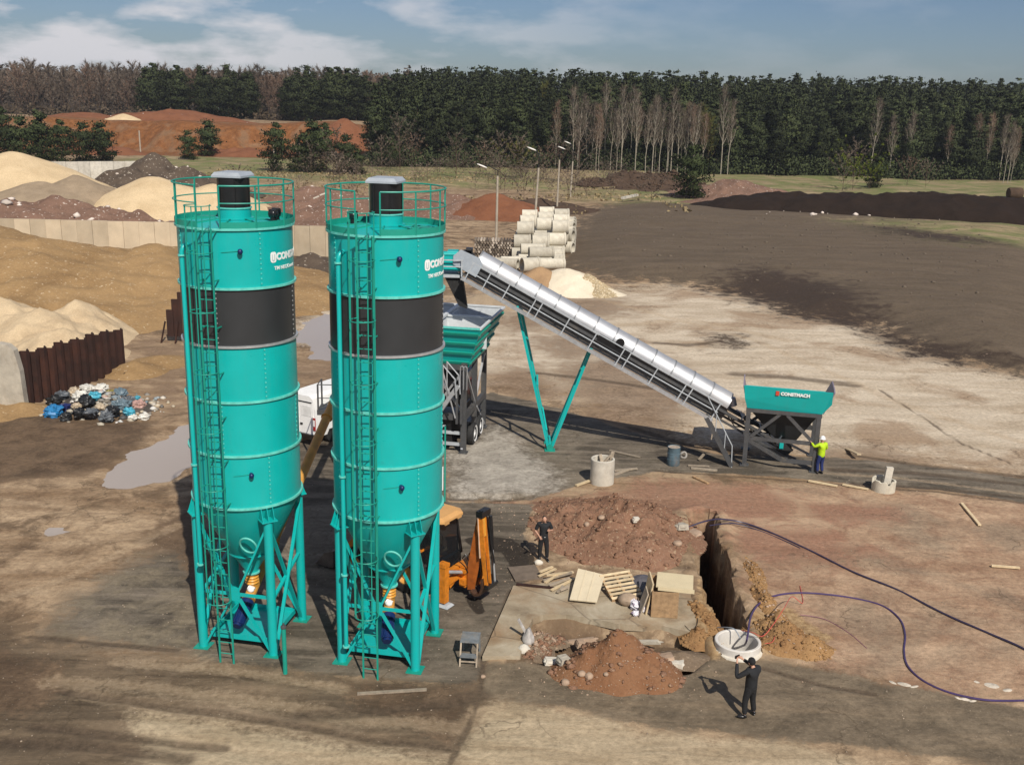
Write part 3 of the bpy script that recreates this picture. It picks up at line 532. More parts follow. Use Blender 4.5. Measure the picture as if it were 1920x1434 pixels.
x=rng.uniform(-.5,9,1500); y=rng.uniform(25.3,41,1500); k=np.abs(x-7.5)>1.0; x=x[k]; y=y[k]
pp.append(np.stack([x,y,ground_z(x,y)],1)); sz.append(.01+.04*rng.random(len(x))**3)
stones('loose_pebbles',np.concatenate(pp),np.concatenate(sz),STONE,seed=5)
q=onheap('spoil_heap',650,21,.08); q2=onheap('spoil_heap.001',220,22,.06); q3=onheap('rubble_bank',160,23,.05)
stones('earth_clods',np.concatenate([q,q2,q3]),.03+.11*rng.random(len(q)+len(q2)+len(q3))**2.5,EARTH,seed=24)
q=onheap('clay_mound',420,25,.05); q2=onheap('clay_mound.001',260,26,.05); q3=onheap('clay_mound.002',320,27,.05); stones('clay_clods',np.concatenate([q,q2,q3]),.02+.09*rng.random(len(q)+len(q2)+len(q3))**3,CLAY,seed=28)
x=rng.uniform(-16,22,3200); y=20+rng.random(3200)**1.2*24; k=(np.abs(x-7.5)>1.2)|(y>40); x=x[k]; y=y[k]
stones('ground_grit',np.stack([x,y,ground_z(x,y)],1),.006+.026*rng.random(len(x))**3,pbr('grit_stone',(.30,.235,.17),.95,0,.5,.7),seed=6)
q=onheap('brush_pile',420,71,.3); stones('root_clods',q,.15+.6*rng.random(len(q))**2.5,BRUSH,seed=72)
x=rng.uniform(12,90,1500); y=rng.uniform(62,150,1500); kf=sdist([G(*q_)[:2] for q_ in ((1075,470),(1100,400),(1380,398),(1900,430),(1900,690),(1650,620),(1500,575),(1160,515))],x,y); x=x[kf>1]; y=y[kf>1]; nf=len(x); stones('field_clods',np.stack([x,y,ground_z(x,y)],1),.04+.22*rng.random(nf)**3,pbr('field_clod',(.11,.085,.06),.95,0,.3,.8),seed=73)
q=onheap('gravel_pile.001',1300,8,.1); stones('gravel_stones',q,.03+.07*rng.random(len(q)),pbr('gravel_stone',(.5,.4,.25),.9,0,.4,.9),seed=7)
DEBW=pbr('white_debris',(.6,.52,.45),.9,0,.3,.6)
pp=[];sz=[]
for nm,n,s0,s1 in (('rubble_pile',130,.1,.7),('rubble_pile.001',90,.1,.55),('soil_pile.005',20,.1,.4),('soil_pile',25,.1,.5)):
    if nm in HEAP: q=onheap(nm,n,40+n,.3); pp.append(q); sz.append(s0+(s1-s0)*rng.random(len(q))**4)
stones('pale_debris',np.concatenate(pp),np.concatenate(sz),DEBW,seed=9)
x=rng.uniform(36,100,40); y=rng.uniform(150,160,40); stones('pale_debris',np.stack([x,y,ground_z(x,y)+.1],1),.08+.4*rng.random(40)**4,DEBW,seed=10)
ROCKS=[(1128,973,.14,'pale round stone on top of the big spoil heap'),(1100,985,.12,'reddish stone near the top left of the big spoil heap'),(1270,1022,.17,'grey stone on the right shoulder of the big spoil heap'),(1217,1034,.1,'small pale stone in the middle of the big spoil heap'),
 (982,1222,.2,'white stone at the left corner of the slab'),(1060,1283,.13,'brown boulder at the left foot of the small spoil heap'),(1090,1280,.12,'round stone second from the left below the small spoil heap'),(1104,1283,.13,'large pale stone at the foot of the small spoil heap'),(1135,1287,.08,'pair stone, smallest below the small spoil heap'),(1010,1058,.16,'pale block beside the feet of the man by the spoil heap'),
 (1403,1055,.07,'small pale stone on the pinkish dirt right of the trench'),(906,1268,.08,'stone on the asphalt edge near the step stool')]
for i,(px,py,s,lab) in enumerate(ROCKS):
    x,y,_=G(px,py); z=float(ground_z([x],[y])[0])
    for nm in ('spoil_heap','spoil_heap.001','rubble_bank'):
        f,z0,_b=HEAP[nm]; z=max(z,float(f(np.array([x]),np.array([y]))[0])-.1)
    if i<4:                                  # the ray meets the heap before the ground
        for Yd in np.arange(y-3.4,y,.02):
            a=at(px,py,Yd); hh=float(HEAP['spoil_heap'][0](np.array([a[0]]),np.array([a[1]]))[0])-.1
            if hh>=a[2]: x,y,z=a[0],a[1],hh; break
    tag(MB().blob((0,0,0),(s,s*.85,s*.75),i,.12,10,8).build('stone',STONE if i not in(4,9) else CONCL),lab,'stone').location=(x,y,z+s*.35)
# ------------------------------------------------------------ writing
def lettering(name,txt,size,mat,place,parent,fat=.012,depth=.004):
    cu=bpy.data.curves.new(name,'FONT'); cu.body=txt; cu.size=size; cu.offset=fat; cu.extrude=depth; cu.resolution_u=3; cu.space_character=1.02
    o=bpy.data.objects.new(name,cu); COL.objects.link(o); dg=bpy.context.evaluated_depsgraph_get(); me=bpy.data.meshes.new_from_object(o.evaluated_get(dg)); bpy.data.objects.remove(o); bpy.data.curves.remove(cu)
    bm=bmesh.new(); bm.from_mesh(me); bmesh.ops.subdivide_edges(bm,edges=[e for e in bm.edges if e.calc_length()>size*.3],cuts=2); 
    for v in bm.verts: v.co=place(v.co)
    bm.to_mesh(me); bm.free(); me.materials.clear(); me.materials.append(mat); me.name=name
    q=bpy.data.objects.new(name,me); COL.objects.link(q); q.parent=parent; return q
LETW=pbr('white_lettering',(.8,.82,.8),.5,0,.04,3); LETR=pbr('red_lettering',(.55,.06,.03),.5,0,.05,3)
def pol(r,deg,z): a=R(deg); return (r*math.cos(a),r*math.sin(a),z)
# ------------------------------------------------------------ the two silos
RB=1.555; ZR=[12.58,11.0,9.41,7.845,6.28,4.715]
def silo(loc,rz,label,left):
    t=thing('cement_silo',label,'silo',loc,rz,'teal cement silos')
    P=lambda mb,n,m,par=t,**k: mb.build(n,m,par,**k)
    sh=P(MB().lathe([(RB,ZR[1]),(RB,ZR[0])],72).lathe([(RB,ZR[5]),(RB,ZR[2])],72),'shell',TEAL)
    bnd=P(MB().lathe([(RB,ZR[2]+.003),(RB,ZR[1]-.003)],72),'dark_band',BLACKB)
    P(MB().lathe([(RB-.01,ZR[5]),(RB-.06,4.55),(.66,2.86),(.60,2.80)],64),'cone',TEAL)
    P(MB().lathe([(.60,2.83),(.66,2.83),(.66,2.78),(.60,2.78),(.58,2.76),(.22,2.18),(.22,2.10)],40),'outlet_cone',TEAL)
    for i,z in enumerate(ZR):
        P(MB().lathe([(RB-.005,z-.03),(1.6135,z-.03),(1.6135,z+.03),(RB-.005,z+.03)],96),'flange',TEALEDGE if i!=2 else GALV,ang=30)
    for i in range(5):
        z0,z1=ZR[i+1]+.05,ZR[i]-.05; off=-41 if i%2==0 else 4
        for k in range(4):
            a=off+90*k; mb=MB(); c,s=math.cos(R(a)),math.sin(R(a)); rot=Matrix.Rotation(R(a),3,'Z')
            mb.box((c*(RB+.003),s*(RB+.003),(z0+z1)/2),(.012,.055,z1-z0),rot)
            o=P(mb,'seam_strip',BLACKB if i==1 else TEAL,smooth=False); b2=MB()
            for q in range(11): b2.box((c*(RB+.018),s*(RB+.018),z0+.07+(z1-z0-.14)*q/10),(.024,.034,.03),rot)
            o2=b2.build('bolt_row',GALV if i==1 else TEALEDGE,o,smooth=False); o2['kind']='stuff'
    P(MB().lathe([(RB+.03,ZR[0]+.031),(.5,ZR[0]+.13),(0,ZR[0]+.14)],64),'roof',TEAL)
    ribs=MB()
    for k in range(8): ribs.bar(pol(.52,45*k+12,ZR[0]+.145),pol(1.5,45*k+12,ZR[0]+.06),.03,.04)
    P(ribs,'roof_rib',TEALD)
    a0,a1=R(-78),R(258)
    P(MB().lathe([(1.60,ZR[0]+.031),(1.60,ZR[0]+.19),(1.588,ZR[0]+.19),(1.588,ZR[0]+.031)],72,a0=a0,a1=a1),'toe_board',TEALD)
    for z,r in ((13.71,.022),(13.26,.017)):
        P(MB().tube([(1.61*math.cos(a0+(a1-a0)*k/64),1.61*math.sin(a0+(a1-a0)*k/64),z) for k in range(65)],r,8),'guard_rail',TEALD)
    for k in range(11):
        a=a0+(a1-a0)*k/10; P(MB().bar((1.605*math.cos(a),1.605*math.sin(a),ZR[0]+.03),(1.605*math.cos(a),1.605*math.sin(a),13.71),.035,.035),'rail_post',TEALD)
    # dust filter
    fl=P(MB().lathe([(.45,ZR[0]+.09),(.45,ZR[0]+.42)],40).lathe([(.52,ZR[0]+.12),(.52,ZR[0]+.16),(.45,ZR[0]+.16)],40),'filter_base',TEAL)
    df=MB().lathe([(.44,ZR[0]+.43),(.44,13.81),(0,13.81)],40)
    for k in range(6): df.bar(pol(.445,60*k-60,ZR[0]+.44),pol(.445,60*k-60,13.80),.03,.03)
    df=P(df,'dust_filter',BLACK)
    P(MB().lathe([(.44,0),(.475,0),(.475,.035),(.44,.035)],40,c=(0,0,ZR[0]+.415)),'filter_band',TEALEDGE)
    cap=MB(); h=.43; k=.35; zc=13.83
    V=[(-h,-h,zc+.05),(h,-h,zc+.05),(h,h,zc+.05),(-h,h,zc+.05),(-k,-h*.92,zc+.14),(k,-h*.92,zc+.14),(k,h*.92,zc+.14),(-k,h*.92,zc+.14),(-h,-h,zc),(h,-h,zc),(h,h,zc),(-h,h,zc)]
    cap.add(V,[(4,5,6,7),(0,1,5,4),(1,2,6,5),(2,3,7,6),(3,0,4,7),(8,9,1,0),(9,10,2,1),(10,11,3,2),(11,8,0,3),(11,10,9,8)])
    P(cap,'filter_cap',SLATE,df,smooth=False)
    # pressure relief valves and hatch on the roof
    va=(2,22) if left else (125,160)
    for a in va:
        c=pol(1.12,a,ZR[0]+.22); P(MB().tube([(c[0],c[1],c[2]-.15),(c[0],c[1],c[2]-.02)],.09,12).tube([(c[0]-.1,c[1],c[2]+.08),(c[0]+.1,c[1],c[2]+.08)],.12,14).blob((c[0],c[1],c[2]+.07),(.13,.13,.13),2,.05),'relief_valve',BLACK)
    a=165 if left else -10
    c=pol(1.05,a,ZR[0]+.10); P(MB().box(c,(.55,.34,.06),Matrix.Rotation(R(a+20),3,'Z')).bar((c[0]-.22,c[1]-.1,c[2]+.06),(c[0]-.22,c[1]+.12,c[2]+.06),.03),'roof_hatch',TEALD)
    # level sensors with their cable
    for z,a in ((12.02,-61),(5.75,-60)):
        c=pol(RB+.05,a,z); s=P(MB().tube([pol(RB,a,z),pol(RB+.16,a,z)],.055,12).blob(pol(RB+.12,a,z-.01),(.07,.07,.085),2,.05),'level_sensor',BLUE)
        MB().tube([pol(RB+.012,a-k*1.6,z-.004*k) for k in range(12)],.008,6).build('cable',TEALD,s)
    # ladder in front of the shell with its cage
    ly=-(RB+.30); lad=MB(); lw=.21
    for sx_ in (-lw,lw): lad.bar((sx_,ly,-.02),(sx_,ly,12.62),.05,.03,(0,1,0))
    z=.32
    while z<12.6: lad.tube([(-lw,ly,z),(lw,ly,z)],.014,6); z+=.36
    lad=P(lad,'ladder',TEALD)
    for i in range(7):
        z=4.9+1.27*i
        for sx_ in (-lw,lw): MB().bar((sx_,ly,z),(sx_,-RB+.02,z),.03,.03).build('stand_off',TEALD,lad)
    hoops=[2.15,3.85,5.55,7.2,8.85,10.5,12.05,13.25]
    hp=lambda a,z: (.34*math.sin(a),ly+.06-.30-.34*math.cos(a)+.0,z)
    for z in hoops: MB().tube([(-lw,ly,z)]+[hp(-1.75+3.5*k/16,z) for k in range(17)]+[(lw,ly,z)],.014,6).build('cage_hoop',TEALD,lad)
    for a in (-1.5,-.75,0,.75,1.5): MB().bar(hp(a,hoops[0]),hp(a,hoops[-1]),.028,.008,(0,1,0)).build('cage_bar',TEALD,lad)
    # fill pipe on the left
    fa=-119; fr=RB+.17
    fp=P(MB().tube([pol(fr,fa,2.9 if left else .75),pol(fr,fa,11.95)]+[pol(fr-.02-.16*(1-math.cos(PI/2*k/5)),fa,11.95+.17*math.sin(PI/2*k/5)+.0) for k in range(1,6)],.062,14),'fill_pipe',TEAL)
    for z in ((2.9,5.95,11.85) if left else (.75,3.0,5.95,11.85)):
        MB().lathe([(.06,-.02),(.105,-.02),(.105,.02),(.06,.02)],16,c=pol(fr,fa,z)).build('pipe_flange',TEALEDGE,fp)
    # legs
    q=1.573/math.sqrt(2); corner=[(-q,-q),(q,-q),(q,q),(-q,q)]
    for x,y in corner:
        a=math.degrees(math.atan2(y,x)); rot=Matrix.Rotation(R(a),3,'Z')
        lg=P(MB().tube([(x,y,.03),(x,y,4.28)],.135,20),'leg',TEAL)
        MB().box((x,y,.015),(.46,.46,.04)).build('foot_plate',TEALD,lg)
        br=MB().box((x,y,4.30),(.36,.46,.03),rot)
        for o in (-.2,-.03,.14):
            c=rot@Vector((0,o,0)); M=Matrix.Translation(Vector((x,y,4.31))+c)@rot.to_4x4()@Matrix.Rotation(PI/2,4,'X')
            br.prism([(.17,0),(-.16,0),(-.05,.4),(.03,.4)],.014,M)
        br.build('leg_bracket',TEAL,lg,smooth=False)
    def br(p,q_,n='brace',w_=.10): P(MB().bar(p,q_,w_,.06),n,TEAL)
    yf=-q
    br((-q,yf,1.85),(q,yf,1.85),'cross_beam',.11)
    P(MB().box((-.02,yf-.045,1.86),(.34,.016,.42)),'gusset_plate',TEAL)
    br((-.12,yf+.0,2.0),(-q+.1,yf,4.0)); br((.12,yf,2.0),(q-.08,yf,4.0)); br((-.12,yf,1.7),(-q+.1,yf,.12)); br((.12,yf,1.7),(q-.08,yf,.12))
    for xx in (q,-q):
        br((xx,-q+.1,4.0),(xx,q-.1,.15)); br((xx+.065*(1 if xx>0 else -1),-q+.1,.15),(xx+.065*(1 if xx>0 else -1),q-.1,4.0))
        br((xx+.0,-q+.1,1.75),(xx,q-.1,2.35))
    br((-q+.1,q,.15),(q-.1,q,4.0)); br((-q+.1,q+.07,4.0),(q-.1,q+.07,.15))
    tr=MB().box((0,0,.30),(2*q-.34,2*q-.3,.035))
    for x0,y0,dx,dy in ((0,-q+.15,2*q-.34,.03),(0,q-.15,2*q-.34,.03),(-q+.17,0,.03,2*q-.33),(q-.17,0,.03,2*q-.33)): tr.box((x0,y0,.365),(dx,dy,.16))
    P(tr,'base_tray',TEAL,smooth=False)
    P(MB().tube([(.45+.25*math.cos(a_),-1.06-.13*math.sin(a_),3.42+.28*math.sin(a_)) for a_ in [2*PI*k/20 for k in range(20)]],.028,8,closed=True),'inspection_ring',TEALEDGE)
    # valve, flexible sleeve
    P(MB().lathe([(.20,2.10),(.26,2.10),(.26,2.05),(.2,2.05)],24),'butterfly_valve',TEALEDGE)
    P(MB().lathe([(.16,1.66)]+[(.16+.045*abs(math.sin(PI*k/4)),1.67+.37*k/16) for k in range(17)],24),'flexible_sleeve',YELL)
    P(MB().tube([(-.05,-.14,1.6),(.12,-.16,1.52)],.09,14).blob((.05,-.2,1.56),(.11,.1,.1),3,.08),'valve_actuator',WHITE)
    # writing on the upper shell
    ang0=-30.5 if left else -33.5
    cyl=lambda z0,a_: (lambda co: Vector(pol(RB+.006+co.z,a_+math.degrees(co.x/RB),z0+co.y)))
    lettering('lettering','CONSTMACH',.255,LETW,cyl(11.71,ang0+8.2),t,.015)
    lettering('small_lettering','TM NEC/Cement',.14,LETW,cyl(11.44,ang0+5),t,.003)
    lg=MB(); ra=[]
    for k in range(24):
        a=2*PI*k/24; c_,s_=math.cos(a),math.sin(a); f_=(abs(c_)**4+abs(s_)**4)**-.25; ra.append((.10*c_*f_,.145*s_*f_))
    V=[pol(RB+.009,ang0+math.degrees((.115+x)/RB),11.79+y) for x,y in ra]; lg.add(V,[tuple(range(24))])
    lo=P(lg,'logo_badge',LETW,smooth=False)
    mk=MB()
    for x in (-.04,.04):
        mk.add([pol(RB+.014,ang0+math.degrees((.115+x+dx)/RB),11.79+dy) for dx,dy in ((-.012,-.07),(.012,-.07),(.012,.08),(-.012,.08))],[(0,1,2,3)])
    mk.add([pol(RB+.014,ang0+math.degrees((.115+.04*math.cos(a))/RB),11.72-.04*math.sin(a)) for a in [PI*k/8 for k in range(9)]],[tuple(range(9))])
    mk.build('logo_mark',pbr('logo_grey',(.45,.55,.55),.5),lo,smooth=False)
    return t
S1=(-7.769,28.504,0); S2=(-3.506,27.844,0)
silo(S1,-.186,'left teal cement silo with black band, its yellow screw pipe rising on the right',True)
silo(S2,-.176,'right teal cement silo with black band, standing in front of the orange backhoe',False)
def screw(loc,d,L_,label):
    t=thing('screw_conveyor',label,'screw conveyor',loc,0,'screw conveyors under the silos')
    d=Vector(d).normalized(); o=Vector((0,0,1.45)); pt=lambda s,z=0:o+d*s+Vector((0,0,z))
    tb=MB().tube([pt(-.35),pt(L_)],.16,18)
    for s in (-.34,1.8,L_*.55,L_-.05): tb.tube([pt(s),pt(s+.04)],.21,18)
    tb=tb.build('screw_tube',OCHRE,t)
    MB().tube([pt(.08,.1),pt(.0,.28)],.17,14).build('inlet_spout',YELL,t)
    m=MB().tube([pt(-.42),pt(-.62)],.2,16).tube([pt(-.62),pt(-1.25)],.17,18).tube([pt(-1.25),pt(-1.32)],.13,16)
    for k in range(12):
        a=2*PI*k/12; n=d.orthogonal().normalized(); b=d.cross(n); c=n*math.cos(a)*.175+b*math.sin(a)*.175; m.bar(pt(-.66)+c,pt(-1.2)+c,.02,.02)
    m.build('drive_motor',BLUE,t)
    return t
screw(S1,(.85,4.5,2.5),13.4,'ochre screw conveyor rising behind the left silo past the white van')
screw((S2[0],S2[1],0),(-.25,4.5,2.5),13.0,'screw conveyor under the right silo, mostly hidden behind it')
p=G(535,1262); t=thing('pipe_post','short teal steel post standing alone in front of the left silo','post',p)
MB().tube([(0,0,-.05),(0,0,1.45)],.065,16).build('pipe',TEALD,t); MB().lathe([(.065,0),(.085,0),(.085,.06),(.03,.08),(.03,.14),(0,.15)],16,c=(0,0,1.45)).build('cap',DGREY,t)
p=G(834,940); t=thing('handrail_post','tall thin teal handrail post beside the right silo','post',p)
MB().bar((0,0,0),(0,0,3.3),.06,.05).build('post',TEALD,t); MB().bar((-.4,0,3.28),(.02,0,3.28),.05,.05).build('top_rail',LGREY,t); MB().box((-.12,.02,1.0),(.10,.12,1.0)).build('panel',WHITE,t)
# ------------------------------------------------------------ mobile batching plant behind the right silo
PA=math.atan2(-.19,.98)
plant=thing('batching_plant','mobile concrete batching plant with grey lined teal bin behind the right silo','plant',(-2.17,45.6,0),PA)   # local x across (right = +), y into depth
def pb(mb,n,m,par=plant,**k): return mb.build(n,m,par,**k)
W=-4.0
BINL=pbr('pale_bin_steel',(.62,.65,.66),.45,.1,.08,3)
# storage bin: rim z 6.1, flared; compartments
zt,zb=6.1,4.1; x1,x0=.80,W-.3; y0,y1=-.55,4.8; xb1,xb0=.05,W+.35; yb0,yb1=.35,4.0
def panel(a,b,c,d,n,m,ribs=0,inner=None,flip=1):
    a,b,c,d=map(Vector,(a,b,c,d)); nrm=(b-a).cross(d-a).normalized()*.03*flip
    mb=MB(); mb.add([a,b,c,d,a+nrm,b+nrm,c+nrm,d+nrm],[(3,2,1,0),(4,5,6,7),(0,1,5,4),(1,2,6,5),(2,3,7,6),(3,0,4,7)])
    o=pb(mb,n,m,smooth=False)
    if inner:
        mi=MB(); k=-nrm.normalized()*.012; mi.add([a+k,b+k,c+k,d+k],[(0,1,2,3)]); mi.build('lining',inner,o,smooth=False)
    for i in range(ribs):
        f_=(i+.45)/ribs; p_=a+(d-a)*f_+nrm*1.7; q_=b+(c-b)*f_+nrm*1.7; MB().bar(p_,q_,.13,.10,nrm).build('stiffener',TEALD,o,smooth=False)
    return o
panel((x0,y0,zt),(x1,y0,zt),(xb1,yb0,zb),(xb0,yb0,zb),'bin_wall',TEAL,4,LGREY,-1)
panel((x1,y0,zt),(x1,y1,zt),(xb1,yb1,zb),(xb1,yb0,zb),'bin_wall',TEAL,4,LGREY,-1)
panel((x1,y1,zt),(x0,y1,zt),(xb0,yb1,zb),(xb1,yb1,zb),'bin_wall',TEAL,3,LGREY,-1)
panel((x0,y1,zt),(x0,y0,zt),(xb0,yb0,zb),(xb0,yb1,zb),'bin_wall',TEAL,3,LGREY,-1)
for p_,q_ in (((x0,y0,zt+.03),(x1,y0,zt+.03)),((x1,y0,zt+.03),(x1,y1,zt+.03)),((x1,y1,zt+.03),(x0,y1,zt+.03)),((x0,y1,zt+.03),(x0,y0,zt+.03))): pb(MB().bar(p_,q_,.12,.08),'rim',TEALEDGE if p_[1]==q_[1]==y0 else BINL,smooth=False)
pb(MB().box(((x0+x1)/2,2.0,5.35),(x1-x0-.5,.06,1.45)).bar((x0,2.0,zt+.05),(x1,2.0,zt+.05),.2,.1),'divider',BINL,smooth=False)
pb(MB().box((-1.4,2.1,5.35),(.06,yb1-yb0+.6,1.3)).bar((-1.4,y0,zt+.12),(-1.4,y1,zt+.12),.16,.1),'divider',BINL,smooth=False)
for y in (.7,2.2,3.6):
    pb(MB().box((-1.9,y,3.9),(1.2,.9,.7),taper=1.5),'discharge_gate',DGREY,smooth=False)
# frame
for x,y in ((-.05,.05),(W,.05),(-.05,2.15),(-.05,4.2),(W,4.2)):
    pb(MB().bar((x,y,.05),(x,y,4.35),.24,.22,(0,1,0)).box((x,y,.04),(.4,.4,.05)),'column',DGREY,smooth=False)
for z,w_ in ((4.15,.22),(1.75,.28)):
    pb(MB().bar((W,.05,z),(-.05,.05,z),.2,w_),'beam',DGREY,smooth=False); pb(MB().bar((-.05,.0,z-.02),(-.05,4.3,z-.02),.2,w_),'beam',DGREY,smooth=False); pb(MB().bar((W,0,z-.02),(W,4.3,z-.02),.2,w_),'beam',DGREY,smooth=False)
for a_,b_ in (((W,.12,.4),(-.15,.12,.4)),((W,.12,.95),(-.15,.12,.95))): pb(MB().bar(a_,b_,.1,.14),'beam',LGREY,smooth=False)
for a_,b_ in (((-.1,.16,1.9),(-1.6,.16,4.0)),((-1.6,.2,1.9),(-.1,.2,4.0)),((-.02,.2,4.0),(-.02,2.1,1.9)),((-.02,2.2,1.9),(-.02,4.1,4.0)),((.03,2.2,1.7),(.03,4.1,.2)),((-.1,-.05,.2),(-.1,.8,1.7))): pb(MB().bar(a_,b_,.10,.10),'strut',GALV,smooth=False)
pb(MB().box((-1.6,1.9,2.75),(2.6,2.6,1.4)),'mixer',BLACK)
pb(MB().box((-.35,2.9,2.5),(.45,.5,.75)).tube([(-.35,2.6,2.6),(-.35,2.4,2.6)],.16,12),'motor',RED)
pb(MB().box((-2.1,2.0,1.0),(2.9,3.6,1.1)),'undercarriage',BLACK)
for y in (1.5,2.75):
    wv=MB().lathe([(.20,-.14),(.42,-.17),(.52,-.12),(.54,0),(.52,.12),(.42,.17),(.2,.14)],28); M=Matrix.Translation((.02,y,.55))@Matrix.Rotation(PI/2,4,'Y'); wv.v=[tuple(M@Vector(v)) for v in wv.v]
    wo=pb(wv,'wheel',RUBBER); r2=MB().lathe([(0,.05),(.12,.14),(.26,.12),(.34,.17),(.40,.175)],24); r2.v=[tuple(M@Vector(v)) for v in r2.v]; r2.build('rim',WHITE,wo)
    pb(MB().lathe([(.60,-.2),(.60,.2),(.57,.2),(.57,-.2)],20,a0=PI/2,a1=1.5*PI).v and MB().box((-.15,y,1.22),(.5,.95,.04)),'mudguard',BLACK)
# stair, walkway and handrails on the near end
pb(MB().bar((-1.1,-.55,2.0),(-.2,-.45,3.4),.1,.18).bar((-1.1,-1.05,2.0),(-.2,-.95,3.4),.1,.18),'stair',GALV,smooth=False)
pb(MB().box((-2.3,-.75,3.42),(3.0,.9,.06)),'walkway',GALV,smooth=False)
rail=MB()
for x in (-3.7,-2.7,-1.7,-.85): rail.tube([(x,-1.18,3.4),(x,-1.18,4.5)],.03,6)
for z in (4.5,3.95): rail.tube([(-3.8,-1.18,z),(-.85,-1.18,z)],.028,6)
pb(rail,'handrail',GALV)
rail=MB()
for y in (-1.1,-.4): rail.tube([(-.75,y,2.6),(-.75,y,4.5),(-.2,y,3.9),(-.12,y,3.0)],.035,6)
rail.tube([(-1.9,-1.1,5.2),(-1.35,-1.1,5.0),(-1.2,-1.1,3.4)],.06,6).bar((-.85,-1.15,4.6),(-.85,-1.15,1.9),.07).bar((-.3,-.6,1.9),(-.85,-1.1,4.5),.06)
for k in range(2): rail.tube([(-.15+.16*k,-.3,3.2)]+[(-.07+.16*k-.08*math.cos(PI*q/6),-.3,4.2+.1*math.sin(PI*q/6)) for q in range(7)]+[(.01+.16*k,-.3,3.2)],.02,6)
pb(rail,'handrail',GALV)
pb(MB().box((-.28,-.35,2.35),(.1,.1,1.6)).box((-.1,-.2,2.1),(.12,.12,1.2)),'hydraulic_ram',DGREY)
# left end platform seen between the silos
pf=thing('access_platform','dark grey steel platform with handrail between the silos, beside the white van','platform',at(622,775,43.0)[:2]+(0,),0)
zf_=at(622,772,43)[2]
MB().box((0,0,zf_+.1),(1.1,1.0,.22)).build('deck',DGREY,pf,smooth=False)
rb=MB()
for y in (-.45,.45): rb.bar((-.5,y,zf_+.1),(-.5,y,zf_+1.35),.07)
rb.tube([(-.5,-.45,zf_+1.35),(.6,-.45,zf_+1.35)],.025,6).tube([(-.5,.45,zf_+1.35),(-.5,-.45,zf_+1.35)],.025,6).tube([(-.5,-.45,zf_+.75),(.6,-.45,zf_+.75)],.02,6).bar((-.45,-.45,zf_+.3),(.6,-.45,zf_+1.0),.05)
rb.build('handrail',DGREY,pf); MB().bar((.3,0,0),(.3,0,zf_),.16).bar((.3,.3,0),(.3,.3,zf_),.1).build('column',DGREY,pf,smooth=False)
# ------------------------------------------------------------ belt conveyor
CL=Vector((13.25,45.75,.62)); CH=Vector((-2.35,47.25,8.80)); AX=(CH-CL); CLEN=AX.length; AX.normalize()
NV=Vector((0,0,1)); SD=AX.cross(NV).normalized()                       # SD points to the far or near side
if SD.y>0: SD=-SD
UPV=SD.cross(AX).normalized()
if UPV.z<0: UPV=-UPV
cv=thing('belt_conveyor','long inclined belt conveyor with silver half round cover, teal V legs and catwalk','conveyor',(0,0,0))
def K(s,side,h): return CL+AX*s+SD*side+UPV*h                           # metres along, toward the viewer, up
def kb(mb,n,m,par=cv,**k): return mb.build(n,m,par,**k)
s0c=3.75; s1c=CLEN-.55; n=int((s1c-s0c)/.98)
rr=.56
for i in range(n):
    a=s0c+(s1c-s0c)*i/n; b=s0c+(s1c-s0c)*(i+1)/n
    mb=MB(); V=[];Fq=[]
    for q,s in enumerate((a+.012,b-.012,b-.012,b+.012)):
        r_=rr if q<2 else rr+.014
        for k in range(21):
            ph=PI*(k/20)*1.10-.05*PI; V.append(K(s,r_*math.cos(ph),.30+r_*math.sin(ph)))
    for q in (0,2):
        for k in range(20): Fq.append((q*21+k,q*21+k+1,(q+1)*21+k+1,(q+1)*21+k))
    cp=kb(mb.add(V,Fq),'cover_panel',ALU)
    V=[];Fq=[]
    for s,r_ in ((b-.035,rr),(b-.03,rr+.03),(b+.03,rr+.03),(b+.035,rr)):
        for k in range(21):
            ph=PI*(k/20)*1.10-.05*PI; V.append(K(s,r_*math.cos(ph),.30+r_*math.sin(ph)))
    for q in range(3):
        for k in range(20): Fq.append((q*21+k,q*21+k+1,(q+1)*21+k+1,(q+1)*21+k))
    MB().add(V,Fq).build('cover_band',SEAM,cp)
kb(MB().tube([K(s0c-.28,0,.35),K(s0c-.02,0,.62)],.2,12),'cover_end',ALU)
kb(MB().add([K(s,x,.16) for s in (.2,CLEN) for x in (-.42,-.2,.2,.42)],[(0,1,5,4),(1,2,6,5),(2,3,7,6)]).add([K(s,x,-.12) for s in (.2,CLEN) for x in (-.42,.42)],[(0,1,3,2)]),'belt',RUBBER,smooth=False)
for sd_ in (.52,-.52):
    kb(MB().bar(K(.1,sd_,0),K(CLEN,sd_,0),.08,.12,UPV).bar(K(.1,sd_,-.42),K(CLEN,sd_,-.42),.08,.10,UPV),'truss_chord',DGREY,smooth=False)
    lt=MB(); s=.6
    while s<CLEN-.9: lt.bar(K(s,sd_,-.36),K(s+.6,sd_,-.05),.05,.05,UPV).bar(K(s+.6,sd_,-.05),K(s+1.2,sd_,-.36),.05,.05,UPV); s+=1.2
    kb(lt,'truss_lacing',BLACK,smooth=False)
kb(MB().add([K(s,.50,h) for s in (3.7,CLEN-.3) for h in (-.36,.30)],[(0,1,3,2)]).add([K(s,.47,h) for s in (3.7,CLEN-.3) for h in (-.36,.30)],[(2,3,1,0)]),'side_sheet',BLACK,smooth=False)
for s in [.9+1.0*i for i in range(3)]:
    kb(MB().tube([K(s,-.42,.2),K(s,.42,.2)],.05,10).bar(K(s,.46,-.02),K(s,.46,.36),.06).bar(K(s,.46,.36),K(s+.45,.46,.36),.05),'idler',LGREY)
